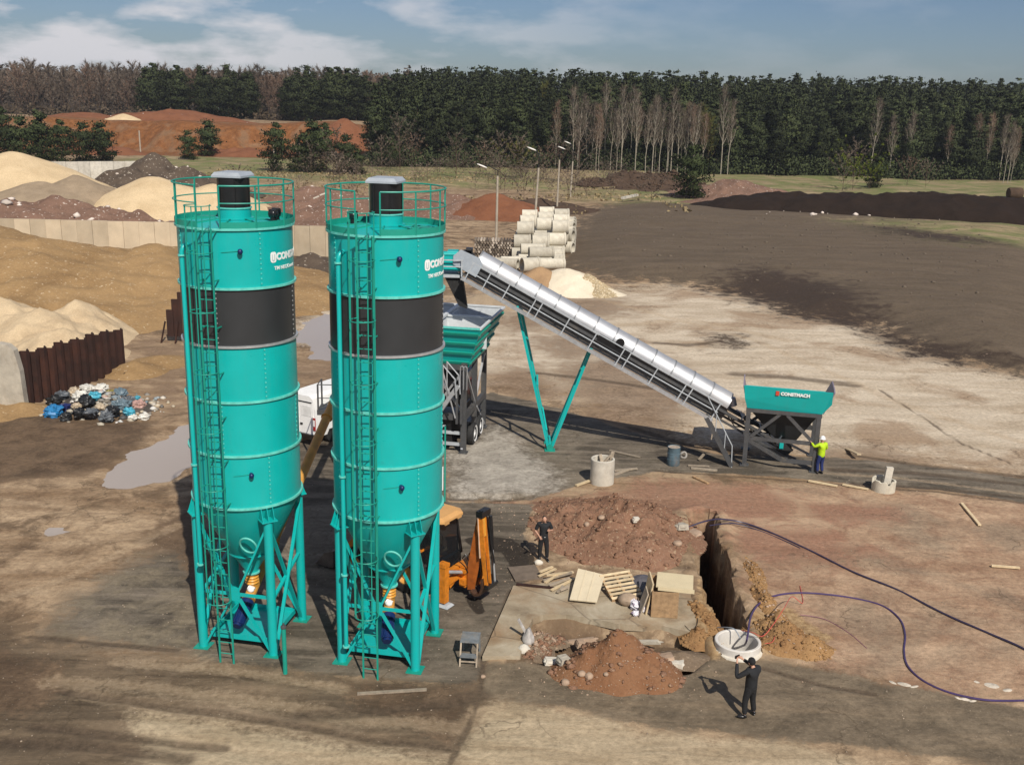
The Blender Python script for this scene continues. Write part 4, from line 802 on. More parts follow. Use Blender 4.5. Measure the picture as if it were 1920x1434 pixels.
# catwalk and handrail, near side
wk=MB().add([],[]); 
for q in range(5): wk.bar(K(4.2,.66+.14*q,-.52),K(CLEN-.3,.66+.14*q,-.52),.10,.04,UPV)
wk.bar(K(4.2,1.26,-.47),K(CLEN-.3,1.26,-.47),.04,.14,UPV)
kb(wk,'catwalk',GALV,smooth=False)
posts=[4.3,5.75,6.1,7.6,9.0,9.35,10.8,12.2,13.6,13.95,15.3,16.3,17.2]
for s in posts:
    if s<CLEN-.3: kb(MB().bar(K(s,1.26,-.5),K(s,1.26,.42),.05,.05,UPV).bar(K(s,.54,-.5),K(s,1.28,-.5),.05,.06,UPV),'rail_post',LGREY,smooth=False)
for h in (.42,-.02): kb(MB().bar(K(4.2,1.26,h),K(CLEN-.4,1.26,h),.045,.045,UPV),'handrail',LGREY,smooth=False)
for s in (12.1,13.7):  pass
kb(MB().tube([K(9.6,.66,.45),K(9.6,.72,.45)],.2,16).bar(K(8.9,.6,.18),K(10.6,.6,.18),.03,.3,UPV),'inspection_door',BLACK)
# head drum, teal housing, chute
kb(MB().tube([K(CLEN,-.5,.1),K(CLEN,.5,.1)],.42,24),'head_drum',RUBBER)
hd=MB().prism([(-.75,-.35),(.45,-.35),(.62,0),(.45,.42),(-.5,.5),(-.75,.3)],.04,Matrix(((AX.x,UPV.x,SD.x,0),(AX.y,UPV.y,SD.y,0),(AX.z,UPV.z,SD.z,0),(0,0,0,1))))
pl=K(CLEN-.1,.64,.12); hd.v=[(a+pl.x,b+pl.y,c_+pl.z) for a,b,c_ in hd.v]; kb(hd,'head_plate',SLATE,smooth=False)
pl=CH+Vector((-.62,0,.02)); kb(MB().box(pl,(1.0,1.1,.75)).tube([pl+Vector((-.4,-.5,.38)),pl+Vector((.35,-.5,.38))],.09,8).box(pl+Vector((.1,0,.42)),(.6,.9,.14),taper=.8),'head_housing',TEAL)
kb(MB().box(pl+Vector((-.1,0,-.62)),(1.15,1.2,.12)).bar(pl+Vector((-.6,-.75,.15)),pl+Vector((.6,-.75,.15)),.05).bar(pl+Vector((-.6,-.75,-.15)),pl+Vector((.6,-.75,-.15)),.05).bar(pl+Vector((.55,-.75,.2)),pl+Vector((.55,-.75,-.6)),.06),'head_platform',LGREY,smooth=False)
pq=pl+Vector((.05,0,-.68)); kb(MB().add([pq+Vector(v) for v in ((-.3,-.45,0),(.5,-.45,0),(.5,.45,0),(-.3,.45,0),(.35,-.3,-1.35),(.75,-.3,-1.5),(.75,.3,-1.5),(.35,.3,-1.35))],[(0,1,5,4),(1,2,6,5),(2,3,7,6),(3,0,4,7)]),'chute',RUBBER,smooth=False)
kb(MB().tube([CH+Vector((.35,-.4,.6)),CH+Vector((.1,-.4,.6))],.1,10).box(CH+Vector((.25,-.1,.55)),(.3,.5,.2)),'drive_gear',BLACK)
# V legs
def proj_s(x): return (x-CL.x)/AX.x
for sd_ in (.50,-.62):
    f0=CL+AX*proj_s(1.88)+SD*(sd_*1.0); f0=Vector((1.88,f0.y,.05))
    ta=K(proj_s(.42),sd_,-.47); tb_=K(proj_s(3.9),sd_,-.47)
    kb(MB().bar(f0+Vector((-.05,0,0)),ta,.13,.15,SD),'support_leg',TEAL,smooth=False); kb(MB().bar(f0+Vector((.05,0,0)),tb_,.13,.15,SD),'support_leg',TEAL,smooth=False)
    kb(MB().box((f0.x,f0.y,.03),(.5,.4,.05)).tube([f0+Vector((0,-.1,.12)),f0+Vector((0,.1,.12))],.16,12),'foot_plate',TEALD)
y_=(CL+AX*proj_s(1.88)).y
kb(MB().bar((1.2,y_-.5,3.2),(1.2,y_+.62,3.4),.09).bar((1.88,y_-.5,.35),(1.88,y_+.62,.35),.1).bar((1.7,y_-.5,1.0),(1.5,y_+.62,1.8),.07),'cross_tie',TEAL,smooth=False)
# catwalk stair
a=K(4.5,1.0,-.5); b=Vector(G(1370,872)); b2=b+Vector((0,.0,.0)); stn=MB()
for o in (-.3,.3): stn.bar(a+SD*o,b2+SD*o+Vector((0,0,.05)),.05,.2)
for k in range(12): f_=(k+.5)/12; q=a.lerp(b2,f_); stn.box(q,(.24,.56,.03))
st=kb(stn,'stair',DGREY,smooth=False)
h1=MB().tube([a+SD*.3+Vector((0,0,1.0)),b2+SD*.3+Vector((-.05,0,1.05)),b2+SD*.3],.025,6)
for f_ in (.35,.7): q=a.lerp(b2,f_)+SD*.3; h1.tube([q,q+Vector((0,0,1.0))],.022,6)
h1.build('stair_rail',LGREY,st)
# ------------------------------------------------------------ feed hopper
HP=Vector(G(1395,872)); HQ=Vector(G(1525,885)); hx=(HQ-HP).normalized(); ha=math.atan2(hx.y,hx.x); HL=(HQ-HP).length
hop=thing('feed_hopper','teal feed hopper on dark grey frame at the low end of the conveyor','hopper',HP,ha)
def hb(mb,n,m,par=hop,**k): return mb.build(n,m,par,**k)
HW=2.4
for x,y in ((0,0),(HL,0),(0,HW),(HL,HW)): hb(MB().bar((x,y,.03),(x,y,2.62),.2,.18,(0,1,0)).box((x,y,.03),(.4,.36,.05)),'column',DGREY,smooth=False)
for y in (0,HW):
    hb(MB().bar((-.12,y,2.68),(HL+.12,y,2.68),.16,.16),'beam',DGREY,smooth=False); hb(MB().bar((.08,y,1.35),(HL-.08,y,1.35),.12,.16),'beam',DGREY,smooth=False)
    hb(MB().bar((.15,y,1.4),(HL*.45,y,2.6),.12,.14),'brace',DGREY,smooth=False); hb(MB().bar((HL-.15,y,1.4),(HL*.55,y,2.6),.12,.14),'brace',DGREY,smooth=False)
for x in (0,HL): hb(MB().bar((x,.1,2.6),(x,HW-.1,2.6),.14,.14),'beam',DGREY,smooth=False)
hb(MB().bar((.1,0,1.25),(HL*.55,-.02,.42),.1,.18).bar((HL*.55,0,.42),(HL-.05,0,.42),.1,.18).bar((.3,HW*.35,1.0),(HL*.75,HW*.35,.25),.08,.12),'lower_frame',DGREY,smooth=False)
ex=.48; zt0,zt1=2.77,3.86
fr=[(-.08,0,zt0),(HL+.12,0,zt0),(HL+ex,-.16,zt0+.52),(HL+ex,-.22,zt1),(-.30,-.22,zt1),(-.22,-.13,zt0+.45)]
hb(MB().add(fr+[(x,y+.05,z) for x,y,z in fr],[(0,1,2,3,4,5),(11,10,9,8,7,6)]+[(i,(i+1)%6,6+(i+1)%6,6+i) for i in range(6)]),'front_wall',TEAL,smooth=False)
bk=[(-.08,HW,zt0),(HL+.12,HW,zt0),(HL+ex,HW+.25,zt1-.72),(-.30,HW+.25,zt1-.72)]
hb(MB().add(bk+[(x,y-.05,z) for x,y,z in bk],[(3,2,1,0),(4,5,6,7)]+[(i,4+i,4+(i+1)%4,(i+1)%4) for i in range(4)]),'back_wall',TEAL,smooth=False)
SIDEM=pbr('lilac_grey_steel',(.22,.19,.24),.5,0,.15,4)
for xb,xt in ((-.10,-.34),(HL+.14,HL+ex+.04)):
    s_=[(xb,.03,zt0),(xb,HW,zt0),(xt,HW+.25,zt1-.7),(xt,HW*.75,zt1+.02),(xt,.25,zt1+.06),(xt,-.2,zt1-.02)]
    hb(MB().add(s_+[(x+.05,y,z) for x,y,z in s_],[(0,1,2,3,4,5),(11,10,9,8,7,6)]+[(i,6+i,6+(i+1)%6,(i+1)%6) for i in range(6)]),'end_wall',SIDEM,smooth=False)
hb(MB().add([(0,.1,2.72),(HL,.1,2.72),(HL,HW-.1,2.72),(0,HW-.1,2.72),(HL*.46,HW*.4,1.0),(HL*.7,HW*.4,1.0),(HL*.7,HW*.62,1.0),(HL*.46,HW*.62,1.0)],[(0,1,5,4),(1,2,6,5),(2,3,7,6),(3,0,4,7),(4,5,6,7)]),'funnel',BLACKB,smooth=False)
hb(MB().tube([(HL*.58,HW*.3,.75),(HL*.58,HW*.7,.75)],.3,18),'tail_drum',RUBBER); hb(MB().box((HL*.52,HW*.28,.95),(.18,.1,.42)),'scraper',TEAL,smooth=False); hb(MB().tube([(HL*.78,HW*.6,1.55),(HL*.78,HW*.6,1.7)],.1,10),'warning_lamp',RED)
fp_=Vector((0,-.22-.006,0))
lettering('lettering','CONSTMACH',.20,LETW,lambda co:Vector((1.33+co.x,-.2265-co.z+.058*(3.60-3.55-co.y),3.56+co.y)),hop,.012)
hb(MB().box((1.19,-.222,3.63),(.15,.014,.20)),'logo_mark',LETR,smooth=False)
# ------------------------------------------------------------ backhoe loader behind the right silo
bd=Vector((.85,-.53)).normalized(); ba=math.atan2(bd.y,bd.x)
rc=Vector((-1.53,31.38)); ro=rc-bd*1.35
bh=thing('backhoe_loader','orange backhoe loader with folded boom, parked behind the right silo','backhoe',(ro.x,ro.y,0),ba)
def vb(mb,n,m,par=bh,**k): return mb.build(n,m,par,**k)
def wheel(name,par,x,y,r,w_,rimm,sgn):
    M=Matrix.Translation((x,y,r))@Matrix.Rotation(PI/2*(-sgn),4,'X')
    t_=MB().lathe([(r*.5,-w_*.45),(r*.85,-w_*.5),(r*.97,-w_*.36),(r,0),(r*.97,w_*.36),(r*.85,w_*.5),(r*.5,w_*.45)],36)
    for k in range(26):
        a=2*PI*k/26; t_.box((math.cos(a)*r*.99,math.sin(a)*r*.99,w_*.22*(1 if k%2 else -1)),(.05,r*.13,w_*.5),Matrix.Rotation(a,3,'Z'))
    t_.v=[tuple(M@Vector(v)) for v in t_.v]; o=vb(t_,name,RUBBER,par)
    q=MB().lathe([(0,w_*.2),(r*.2,w_*.25),(r*.4,w_*.15),(r*.5,w_*.42),(r*.54,w_*.46)],28); q.v=[tuple(M@Vector(v)) for v in q.v]; q.build('rim',rimm,o)
for s in (-1,1): wheel('wheel',bh,-.25,s*.88,.72,.42,OCHRE,s); wheel('wheel',bh,-2.45,s*.85,.48,.32,OCHRE,s)
vb(MB().box((-1.2,0,.75),(3.6,.85,.4)),'chassis',ORANGE,smooth=False)
vb(MB().box((-2.1,0,1.25),(1.5,.8,.7),taper=.92).box((-2.9,0,1.15),(.1,.7,.6)),'bonnet',ORANGE)
cab=vb(MB().box((.1,0,1.0),(1.5,1.35,.45)),'cab',GLASS,smooth=False)
for x,y,xt in ((-.65,-.68,-.5),(-.65,.68,-.5),(.85,-.68,.62),(.85,.68,.62),(.2,-.7,.15),(.2,.7,.15)): MB().bar((x,y,1.15),(xt,y*.94,2.62),.08).build('cab_pillar',BLACK,cab,smooth=False)
MB().box((.08,0,1.85),(1.42,1.28,1.5),taper=.86).build('cab_glass',GLASS,cab,smooth=False)
rf=MB(); pr=[(-.85,-.66),(-.7,-.74),(.7,-.74),(.98,-.5),(.98,.5),(.7,.74),(-.7,.74),(-.85,.66)]
rf.add([(x*1.04,y*1.04,2.62) for x,y in pr]+[(x*1.04,y*1.04,2.70) for x,y in pr]+[(x*.86,y*.86,2.77) for x,y in pr],[tuple(range(7,-1,-1)),tuple(range(16,24))]+[(i,(i+1)%8,8+(i+1)%8,8+i) for i in range(8)]+[(8+i,8+(i+1)%8,16+(i+1)%8,16+i) for i in range(8)])
rf.box((.98,-.35,2.6),(.06,.22,.1)).box((.98,.35,2.6),(.06,.22,.1))
vb(rf,'cab_roof',pbr('faded_orange_roof',(.60,.33,.12),.5,0,.1,2),smooth=False)
MB().tube([(.75,-.7,2.5),(1.15,-.8,2.35),(1.1,-.78,1.95),(.8,-.7,1.95)],.02,6).build('mirror_arm',BLACK,cab)
vb(MB().box((.25,-.2,1.45),(.5,.5,.5)).box((.05,-.2,1.85),(.14,.5,.6)),'seat',BLACK)
for s in (-1,1): vb(MB().box((-.3,s*.85,1.55),(1.1,.48,.07)),'mudguard',ORANGE,smooth=False)
for s in (-1,1): vb(MB().bar((-.9,s*.5,1.5),(-2.6,s*.52,1.25),.13,.22).bar((-2.6,s*.52,1.3),(-3.4,s*.52,.5),.13,.2),'loader_arm',ORANGE,smooth=False)
bu=MB(); pr=[(-3.3,.75),(-3.3,.2),(-3.5,.06),(-4.2,.06),(-4.22,.1),(-3.6,.14),(-3.42,.3),(-3.42,.72)]
bu.add([(x,-1.12,z) for x,z in pr]+[(x,1.12,z) for x,z in pr],[tuple(range(7,-1,-1)),tuple(range(8,16))]+[(i,(i+1)%8,8+(i+1)%8,8+i) for i in range(8)])
for s in (-1.12,1.12): bu.prism([(-3.32,.75),(-3.32,.12),(-4.15,.08),(-3.7,.6)],.04,Matrix.Translation((0,s,0))@Matrix.Rotation(PI/2,4,'X'))
vb(bu,'loader_bucket',pbr('worn_bucket',(.13,.1,.08),.6,.2,.4,3),smooth=False)
for y in (-.5,.1,.5): vb(MB().tube([(1.3,y,1.25),(1.45,y*.8,1.45),(1.65,y*.5,1.2),(1.75,y*.3,.9)],.022,6),'hydraulic_hose',BLACK)
vb(MB().tube([(1.36,-.85,1.15),(1.62,-.05,.9)],.06,10),'slew_ram',GALV)
vb(MB().box((1.28,0,.72),(.2,1.7,.16)).box((1.28,0,1.05),(.2,1.7,.12)).bar((1.28,-.85,.7),(1.28,-.85,1.1),.2).bar((1.28,.85,.7),(1.28,.85,1.1),.2).bar((1.25,-.6,.5),(1.25,.75,1.12),.1,.16),'rear_frame',ORANGE,smooth=False)
for s in (-1,1):
    sb=vb(MB().box((1.35,s*1.02,.78),(.26,.24,1.25)).box((1.35,s*1.02,1.47),(.3,.28,.12)),'stabiliser',ORANGE,smooth=False)
    MB().bar((1.35,s*1.02,.25),(1.35,s*1.02,.12),.14).box((1.38,s*1.0,.06),(.5,.42,.07),taper=.7).build('stabiliser_foot',LGREY,sb,smooth=False)
MB().box((1.2,-1.2,1.0),(.14,.05,.16)).build('work_lamp',WHITE,sb)
vb(MB().prism([(1.35,.35),(1.6,.35),(1.72,.55),(1.75,1.0),(1.6,1.12),(1.35,1.12)],.34,Matrix.Translation((0,.05,0))@Matrix.Rotation(PI/2,4,'X')).tube([(1.68,.05,.45),(1.68,.05,1.15)],.1,12).box((1.55,-.2,.6),(.2,.16,.2)).box((1.55,-.2,1.0),(.25,.2,.12)),'kingpost',ORANGE,smooth=False)
DKOR=pbr('brown_orange_boom',(.36,.10,.017),.45,0,.3,4)
bo=MB()
for y in (-.16,.2): bo.prism([(1.72,.35),(1.98,.42),(2.2,1.6),(2.25,2.9),(2.05,3.0),(1.9,2.2),(1.72,1.2)],.05,Matrix.Translation((0,y,0))@Matrix.Rotation(PI/2,4,'X'))
bo.box((1.82,.02,1.1),(.06,.34,1.2)).box((2.1,.02,2.4),(.06,.34,1.0),Matrix.Rotation(-.1,3,'Y'))
boom=vb(bo,'boom',DKOR,smooth=False)
MB().tube([(2.0,.02,.8),(2.1,.02,1.9)],.07,12).tube([(2.1,.02,1.9),(2.16,.02,2.7)],.04,10).build('boom_cylinder',BLACK,boom)
dp=MB()
for y in (-.19,-.0): dp.prism([(2.18,3.2),(2.34,3.2),(2.42,2.5),(2.62,.75),(2.5,.7),(2.3,2.0),(2.16,2.7)],.045,Matrix.Translation((0,y-.12,0))@Matrix.Rotation(PI/2,4,'X'))
dp.box((2.33,-.21,2.1),(.05,.2,2.0),Matrix.Rotation(-.09,3,'Y'))
dip=vb(dp,'dipper_arm',ORANGE,smooth=False)
MB().box((2.26,-.12,3.2),(.24,.5,.2)).box((2.28,-.28,3.27),(.1,.1,.12)).build('arm_head',BLACK,dip,smooth=False)
MB().box((2.36,-.22,2.75),(.03,.2,.62),Matrix.Rotation(-.08,3,'Y'),taper=1.0).build('arm_panel',YELL,dip,smooth=False)
MB().tube([(2.4,.1,3.05),(2.5,.1,1.9)],.06,12).build('bucket_cylinder',BLACK,dip); MB().tube([(2.5,.1,1.9),(2.62,.1,.75)],.035,10).build('cylinder_rod',GALV,dip)
MB().box((2.6,-.12,.74),(.16,.5,.14)).tube([(2.62,-.4,.74),(2.62,.2,.74)],.07,12).build('pin_row',BLACK,dip)
for y in (-.3,.14,.02): MB().tube([(2.30,y,3.1),(2.40,y,2.4),(2.52,y,1.6),(2.60,y,.9)],.018,6).build('hydraulic_hose',BLACK,dip)
MB().tube([(2.42,-.02,3.0),(2.5,-.02,2.2),(2.66,-.02,1.5)],.03,8).build('hose',BLACK,dip)
MB().bar((2.2,-.33,3.1),(2.3,-.33,1.7),.03,.05).build('edge_strip',pbr('worn_edge',(.7,.5,.35),.5),dip,smooth=False)
bk2=MB(); pr=[(2.42,.95),(2.45,.65),(2.32,.36),(2.12,.28),(1.9,.4),(1.95,.45),(2.12,.36),(2.28,.42),(2.36,.65),(2.34,.93)]; m_=len(pr)
bk2.add([(x,-.36,z) for x,z in pr]+[(x,.24,z) for x,z in pr],[tuple(range(m_-1,-1,-1)),tuple(range(m_,2*m_))]+[(i,(i+1)%m_,m_+(i+1)%m_,m_+i) for i in range(m_)])
vb(bk2,'digging_bucket',pbr('dark_bucket',(.07,.035,.02),.6,.2,.4,5),smooth=False)
# ------------------------------------------------------------ white van between the silos
vp=G(591,838); va_=math.atan2(.86,.50)
van=thing('parked_van','white high roof panel van seen from behind, between the two silos','van',(vp[0]-.95*math.sin(va_)*-1*0-.9*.86,vp[1]+.9*.5,0),va_)   # local x forward, y left
def wb(mb,n,m,par=van,**k): return mb.build(n,m,par,**k)
sec=[(-.98,.45),(-1.0,1.1),(-.95,1.75),(-.80,2.32),(-.62,2.45),(.62,2.45),(.80,2.32),(.95,1.75),(1.0,1.1),(.98,.45)]
stn_=[(0,1,0),(.06,1.0,.02),(3.6,1.0,.0),(4.2,.97,-.3),(5.3,.9,-1.1)]
bd_=MB(); V=[]
for x,ky,dz in stn_:
    for y,z in sec: V.append((x,y*ky,z if z<1.2 else max(1.15,z+dz*(z-1.0)/1.45)))
m_=len(sec); F_=[tuple(range(m_-1,-1,-1)),tuple((len(stn_)-1)*m_+k for k in range(m_))]
for i in range(len(stn_)-1):
    for k in range(m_): F_.append((i*m_+k,i*m_+(k+1)%m_,(i+1)*m_+(k+1)%m_,(i+1)*m_+k))
wb(bd_.add(V,F_),'body',WHITE,ang=25)
for s in (-1,1):
    d_=wb(MB().box((-.012,s*.43,1.3),(.03,.80,1.6)),'rear_door',WHITE,smooth=False); MB().box((-.035,s*.43,1.72),(.012,.6,.5)).build('door_panel',pbr('panel_white',(.68,.68,.66),.4),d_,smooth=False); MB().box((-.04,s*.12,1.05),(.04,.14,.09)).build('handle',BLACK,d_)
    lp=wb(MB().box((-.01,s*.90,1.12),(.06,.13,.62)),'tail_light',REDL,smooth=False); MB().box((-.045,s*.90,1.18),(.012,.09,.3)).build('reverse_lens',WHITE,lp,smooth=False)
wb(MB().box((-.06,0,.5),(.16,1.9,.22)).box((-.05,-.85,.42),(.1,.06,.06)),'bumper',BLACK)
wb(MB().box((-.012,0,2.14),(.02,1.5,.06)),'door_gap',BLACK)
for s in (-1,1):
    wb(MB().box((2.4,s*1.0,.62),(3.0,.03,.12)).box((1.9,s*1.005,1.05),(.16,.03,.06)),'side_trim',BLACK,smooth=False)
    for x in (1.1,4.3):
        M=Matrix.Translation((x,s*.88,.34))@Matrix.Rotation(PI/2,4,'X'); q=MB().lathe([(0,-.1),(.2,-.13),(.33,-.12),(.34,0),(.33,.12),(.2,.13),(0,.1)],28); q.v=[tuple(M@Vector(v)) for v in q.v]; wb(q,'wheel',RUBBER)
wb(MB().box((3.9,0,1.85),(.5,1.72,.5),Matrix.Rotation(.3,3,'Y')),'cab_window',GLASS,smooth=False)
# ------------------------------------------------------------ people
def skin(name,V,E,rad,mat,par,sub=2):
    me=bpy.data.meshes.new(name); me.from_pydata(V,E,[]); o=bpy.data.objects.new(name,me); COL.objects.link(o)
    sm=o.modifiers.new('skin','SKIN'); sm.use_smooth_shade=True; sb=o.modifiers.new('sub','SUBSURF'); sb.levels=sub; sb.render_levels=sub
    for d,r_ in zip(me.skin_vertices[0].data,rad): d.radius=(r_,r_) if not isinstance(r_,tuple) else r_
    me.skin_vertices[0].data[0].use_root=True
    dg=bpy.context.evaluated_depsgraph_get(); dg.update(); m2=bpy.data.meshes.new_from_object(o.evaluated_get(dg)); bpy.data.objects.remove(o)
    m2.name=name; m2.materials.clear(); m2.materials.append(mat); m2.shade_smooth()
    q=bpy.data.objects.new(name,m2); COL.objects.link(q); q.parent=par; return q
def person(label,loc,rz,J,top,legs,shoe,hat,hatmat):
    # faces -y; J: joints elbow/hand/knee/foot for l, r; head look
    t=thing('person',label,'person',loc,rz)
    pel=(0,0,.93); V=[pel,(0,.0,1.08),(0,.01,1.28),(0,.015,1.42),(0,.005,1.50)]; E=[(0,1),(1,2),(2,3),(3,4)]; rad=[.085,.085,.09,.05,.05]
    fr_=J.get('head',(0,-.02,1.625)); hc=Vector(fr_)
    V.append((hc.x*.7,hc.y*.7,1.55)); E.append((4,5)); rad.append(.055)
    def chain(a,pts,rr_):
        for p_,r_ in zip(pts,rr_): V.append(tuple(p_)); E.append((a,len(V)-1)); rad.append(r_); a=len(V)-1
        return a
    for s,k in ((-1,'r'),(1,'l')):
        sh=(s*.19,.01,1.41); el=Vector(J['el'+k]); ha_=Vector(J['ha'+k]); wr=el.lerp(ha_,.80); palm=ha_
        a=chain(3,[sh,Vector(sh).lerp(el,.5),el,el.lerp(ha_,.4),wr,palm],[.040,.040,.038,.035,.026,.030])
        d=(ha_-el).normalized(); sdv=d.cross(Vector((0,-1,.2))).normalized(); cu=d.cross(sdv)
        for q,(off,ln) in enumerate(((-.03,.075),(-.01,.085),(.01,.08),(.03,.062))):
            b=palm+sdv*off+d*.03; chain(a,[b,b+d*ln*.55+cu*.01,b+d*ln*.85+cu*.035],[.010,.009,.008])
        b=palm+sdv*-.035-d*.015; chain(a,[b,b+sdv*-.03+d*.035],[.011,.009])
        hp_=(s*.10,0,.90); kn=Vector(J['kn'+k]); ft=Vector(J['ft'+k])
        chain(0,[hp_,Vector(hp_).lerp(kn,.5),kn,kn.lerp(ft,.35),ft],[.05,.055,.048,.046,.036])
    body=skin('body',V,E,rad,SKIN,t)
    # the head belongs to the same body mesh
    hm=MB().blob(hc,(.078,.098,.118),1,.0,20,14); hm.blob(hc+Vector((0,-.098,-.012)),(.014,.02,.024),1,0,8,6)
    for s in (-1,1): hm.blob(hc+Vector((s*.080,.005,-.005)),(.012,.022,.033),1,0,8,6)
    hm.box(hc+Vector((0,-.089,-.058)),(.045,.014,.008))
    for s in (-1,1): hm.blob(hc+Vector((s*.03,-.086,.012)),(.012,.008,.007),1,0,8,6)
    ho=hm.build('head',SKIN,t); bm=bmesh.new(); bm.from_mesh(body.data); bm.from_mesh(ho.data); bm.to_mesh(body.data); bm.free(); bpy.data.objects.remove(ho)
    # clothing
    V=[(0,0,.76),(0,0,1.0),(0,0,1.15),(0,.01,1.30),(0,.015,1.42),(0,.008,1.485)]; E=[(0,1),(1,2),(2,3),(3,4),(4,5)]; rad=[.18,.172,.17,.18,.15,.078]
    for s,k in ((-1,'r'),(1,'l')):
        el=Vector(J['el'+k]); ha_=Vector(J['ha'+k]); sh=(s*.20,.01,1.415); a=4
        if J.get('short'+k): pts=[sh,Vector(sh).lerp(el,.5),Vector(sh).lerp(el,.92)]; rr_=[.085,.075,.07]
        else: pts=[sh,Vector(sh).lerp(el,.5),el,el.lerp(ha_,.45),el.lerp(ha_,.84)]; rr_=[.085,.075,.066,.058,.048]
        for p_,r_ in zip(pts,rr_): V.append(tuple(p_)); E.append((a,len(V)-1)); rad.append(r_); a=len(V)-1
    skin('jacket' if not J.get('shortl') else 'polo_shirt',V,E,rad,top,t)
    V=[(0,0,.98),(0,0,.86)]; E=[(0,1)]; rad=[.152,.162]
    for s,k in ((-1,'r'),(1,'l')):
        kn=Vector(J['kn'+k]); ft=Vector(J['ft'+k]); hp_=Vector((s*.095,0,.80)); a=1
        for p_,r_ in ((hp_,.11),(hp_.lerp(kn,.5),.100),(kn,.085),(kn.lerp(ft,.5),.078),(ft+Vector((0,0,.03)),.07)): V.append(tuple(p_)); E.append((a,len(V)-1)); rad.append(r_); a=len(V)-1
    skin('trousers',V,E,rad,legs,t)
    for k in 'rl':
        ft=Vector(J['ft'+k]); td=Vector(J.get('toe'+k,(0,-1,0))); ang_=math.atan2(td.x,-td.y)
        MB().blob((ft.x+td.x*.07,ft.y+td.y*.07,.045),(.052,.145,.05),3,.02,14,8,Matrix.Rotation(ang_,3,'Z')).blob((ft.x,ft.y,.075),(.05,.06,.065),3,.02).build('shoe',shoe,t)
    if hat=='hair': MB().blob(hc+Vector((0,.016,.022)),(.083,.098,.108),4,.02,18,10).build('hair',hatmat,t)
    elif hat=='cap': MB().blob(hc+Vector((0,.012,.026)),(.094,.112,.116),4,.01,18,10).build('knit_cap',hatmat,t)
    else:
        h_=MB().lathe([(.135,-.01),(.125,.0),(.118,.05),(.09,.11),(.04,.14),(0,.145)],24,c=hc+Vector((0,0,.045))); h_.box(hc+Vector((0,-.13,.04)),(.16,.08,.015)); h_.build('hard_hat',hatmat,t)
    return t
# man in the foreground with his back to us, taking a picture to the left
x,y,_=G(1403,1341)
pm=person('person in black suit and cap seen from behind, raising a phone near the manhole',(x,y,0),R(180)+R(34),
 dict(elr=(-.30,-.20,1.30),har=(.03,-.42,1.56),ell=(.42,-.16,1.22),hal=(.17,-.42,1.53),knr=(-.13,-.02,.49),ftr=(-.15,.05,.09),knl=(.15,-.03,.49),ftl=(.19,.03,.09),toer=(-.5,-.85,0),toel=(.75,-.65,0),head=(.03,-.04,1.63)),CLOTHB,CLOTHD,BLACK,'cap',CLOTHD)
MB().box((.12,-.47,1.60),(.16,.03,.085)).build('phone',BLACK,pm)
x,y,_=G(1018,1050)
p2=person('person in black polo shirt and black work trousers facing us beside the big spoil heap',(x,y,0),R(6),
 dict(elr=(-.31,.0,1.16),har=(-.17,-.27,1.02),ell=(.30,-.02,1.18),hal=(.16,-.24,1.27),knr=(-.12,-.03,.49),ftr=(-.13,.02,.09),knl=(.12,-.04,.49),ftl=(.14,-.02,.09),toer=(-.2,-.98,0),toel=(.2,-.98,0),shortr=1,shortl=1,head=(0,-.04,1.62)),CLOTHB,CLOTHD,BLACK,'hair',HAIR)
MB().bar((-.20,-.27,1.02),(-.38,-.34,.93),.07,.03).build('folder',pbr('brown_leather',(.06,.03,.018),.6),p2,smooth=False)
MB().box((.02,-.153,.97),(.05,.012,.03)).build('buckle',GALV,p2); 
x,y,_=G(1536,888)
person('person in yellow hi-vis jacket, white hard hat and blue trousers by the feed hopper',(x,y,0),R(205),
 dict(elr=(-.33,-.05,1.16),har=(-.22,-.26,1.02),ell=(.36,-.10,1.30),hal=(.34,-.36,1.45),knr=(-.10,-.03,.49),ftr=(-.11,.04,.09),knl=(.11,-.06,.49),ftl=(.11,-.02,.09)),HIVIS,NAVY,BLACK,'helmet',WHITE)
# ------------------------------------------------------------ barrel, rings, stool, slab, timber
x,y,_=G(1262,871); t=thing('oil_drum','battered blue grey oil drum on the asphalt below the conveyor','barrel',(x,y,0))
BARR=pbr('drum_blue_grey',(.085,.135,.165),.6,.1,.25,4,dirt=((.2,.12,.07),.7))
MB().lathe([(.28,.0),(.29,.02),(.29,.28),(.305,.295),(.29,.31),(.29,.57),(.305,.585),(.29,.6),(.29,.86),(.30,.88),(.285,.88),(.28,.85)],36).build('shell',BARR,t); MB().lathe([(0,.855),(.285,.855)],30).tube([(.15,.1,.85),(.15,.1,.875)],.035,10).build('lid',pbr('drum_lid',(.36,.30,.24),.8,0,.3,5),t)
def ring(label,loc,ro_,ri,h,mat,z0=-.05,chips=0,seed=0):
    t=thing('concrete_ring',label,'concrete ring',loc); n=48; rr_=random.Random(seed); mb=MB(); V=[]
    for r_,z in ((ri,z0),(ro_,z0),(ro_,h-.02),(ro_-.02,h),(ri+.02,h),(ri,h-.02)):
        for k in range(n):
            a=2*PI*k/n; d=0
            if z>h*.8 and chips: d=chips*max(0,vnoise(np.array([k*.35+seed]),np.array([.5]),seed)[0]-.45)
            V.append((r_*math.cos(a),r_*math.sin(a),z-d))
    F_=[]
    for i in range(6):
        j=(i+1)%6
        for k in range(n): F_.append((i*n+k,i*n+(k+1)%n,j*n+(k+1)%n,j*n+k))
    mb.add(V,F_).build('ring',mat,t); return t
x,y,_=G(1130,912); t=ring('upright pale concrete well ring holding scrap timber, on the asphalt edge',(x,y+.5,0),.52,.42,1.12,CONCL)
q=thing('scrap_timber','scrap boards stuck inside the upright pale concrete ring','timber',(x,y+.5,0))
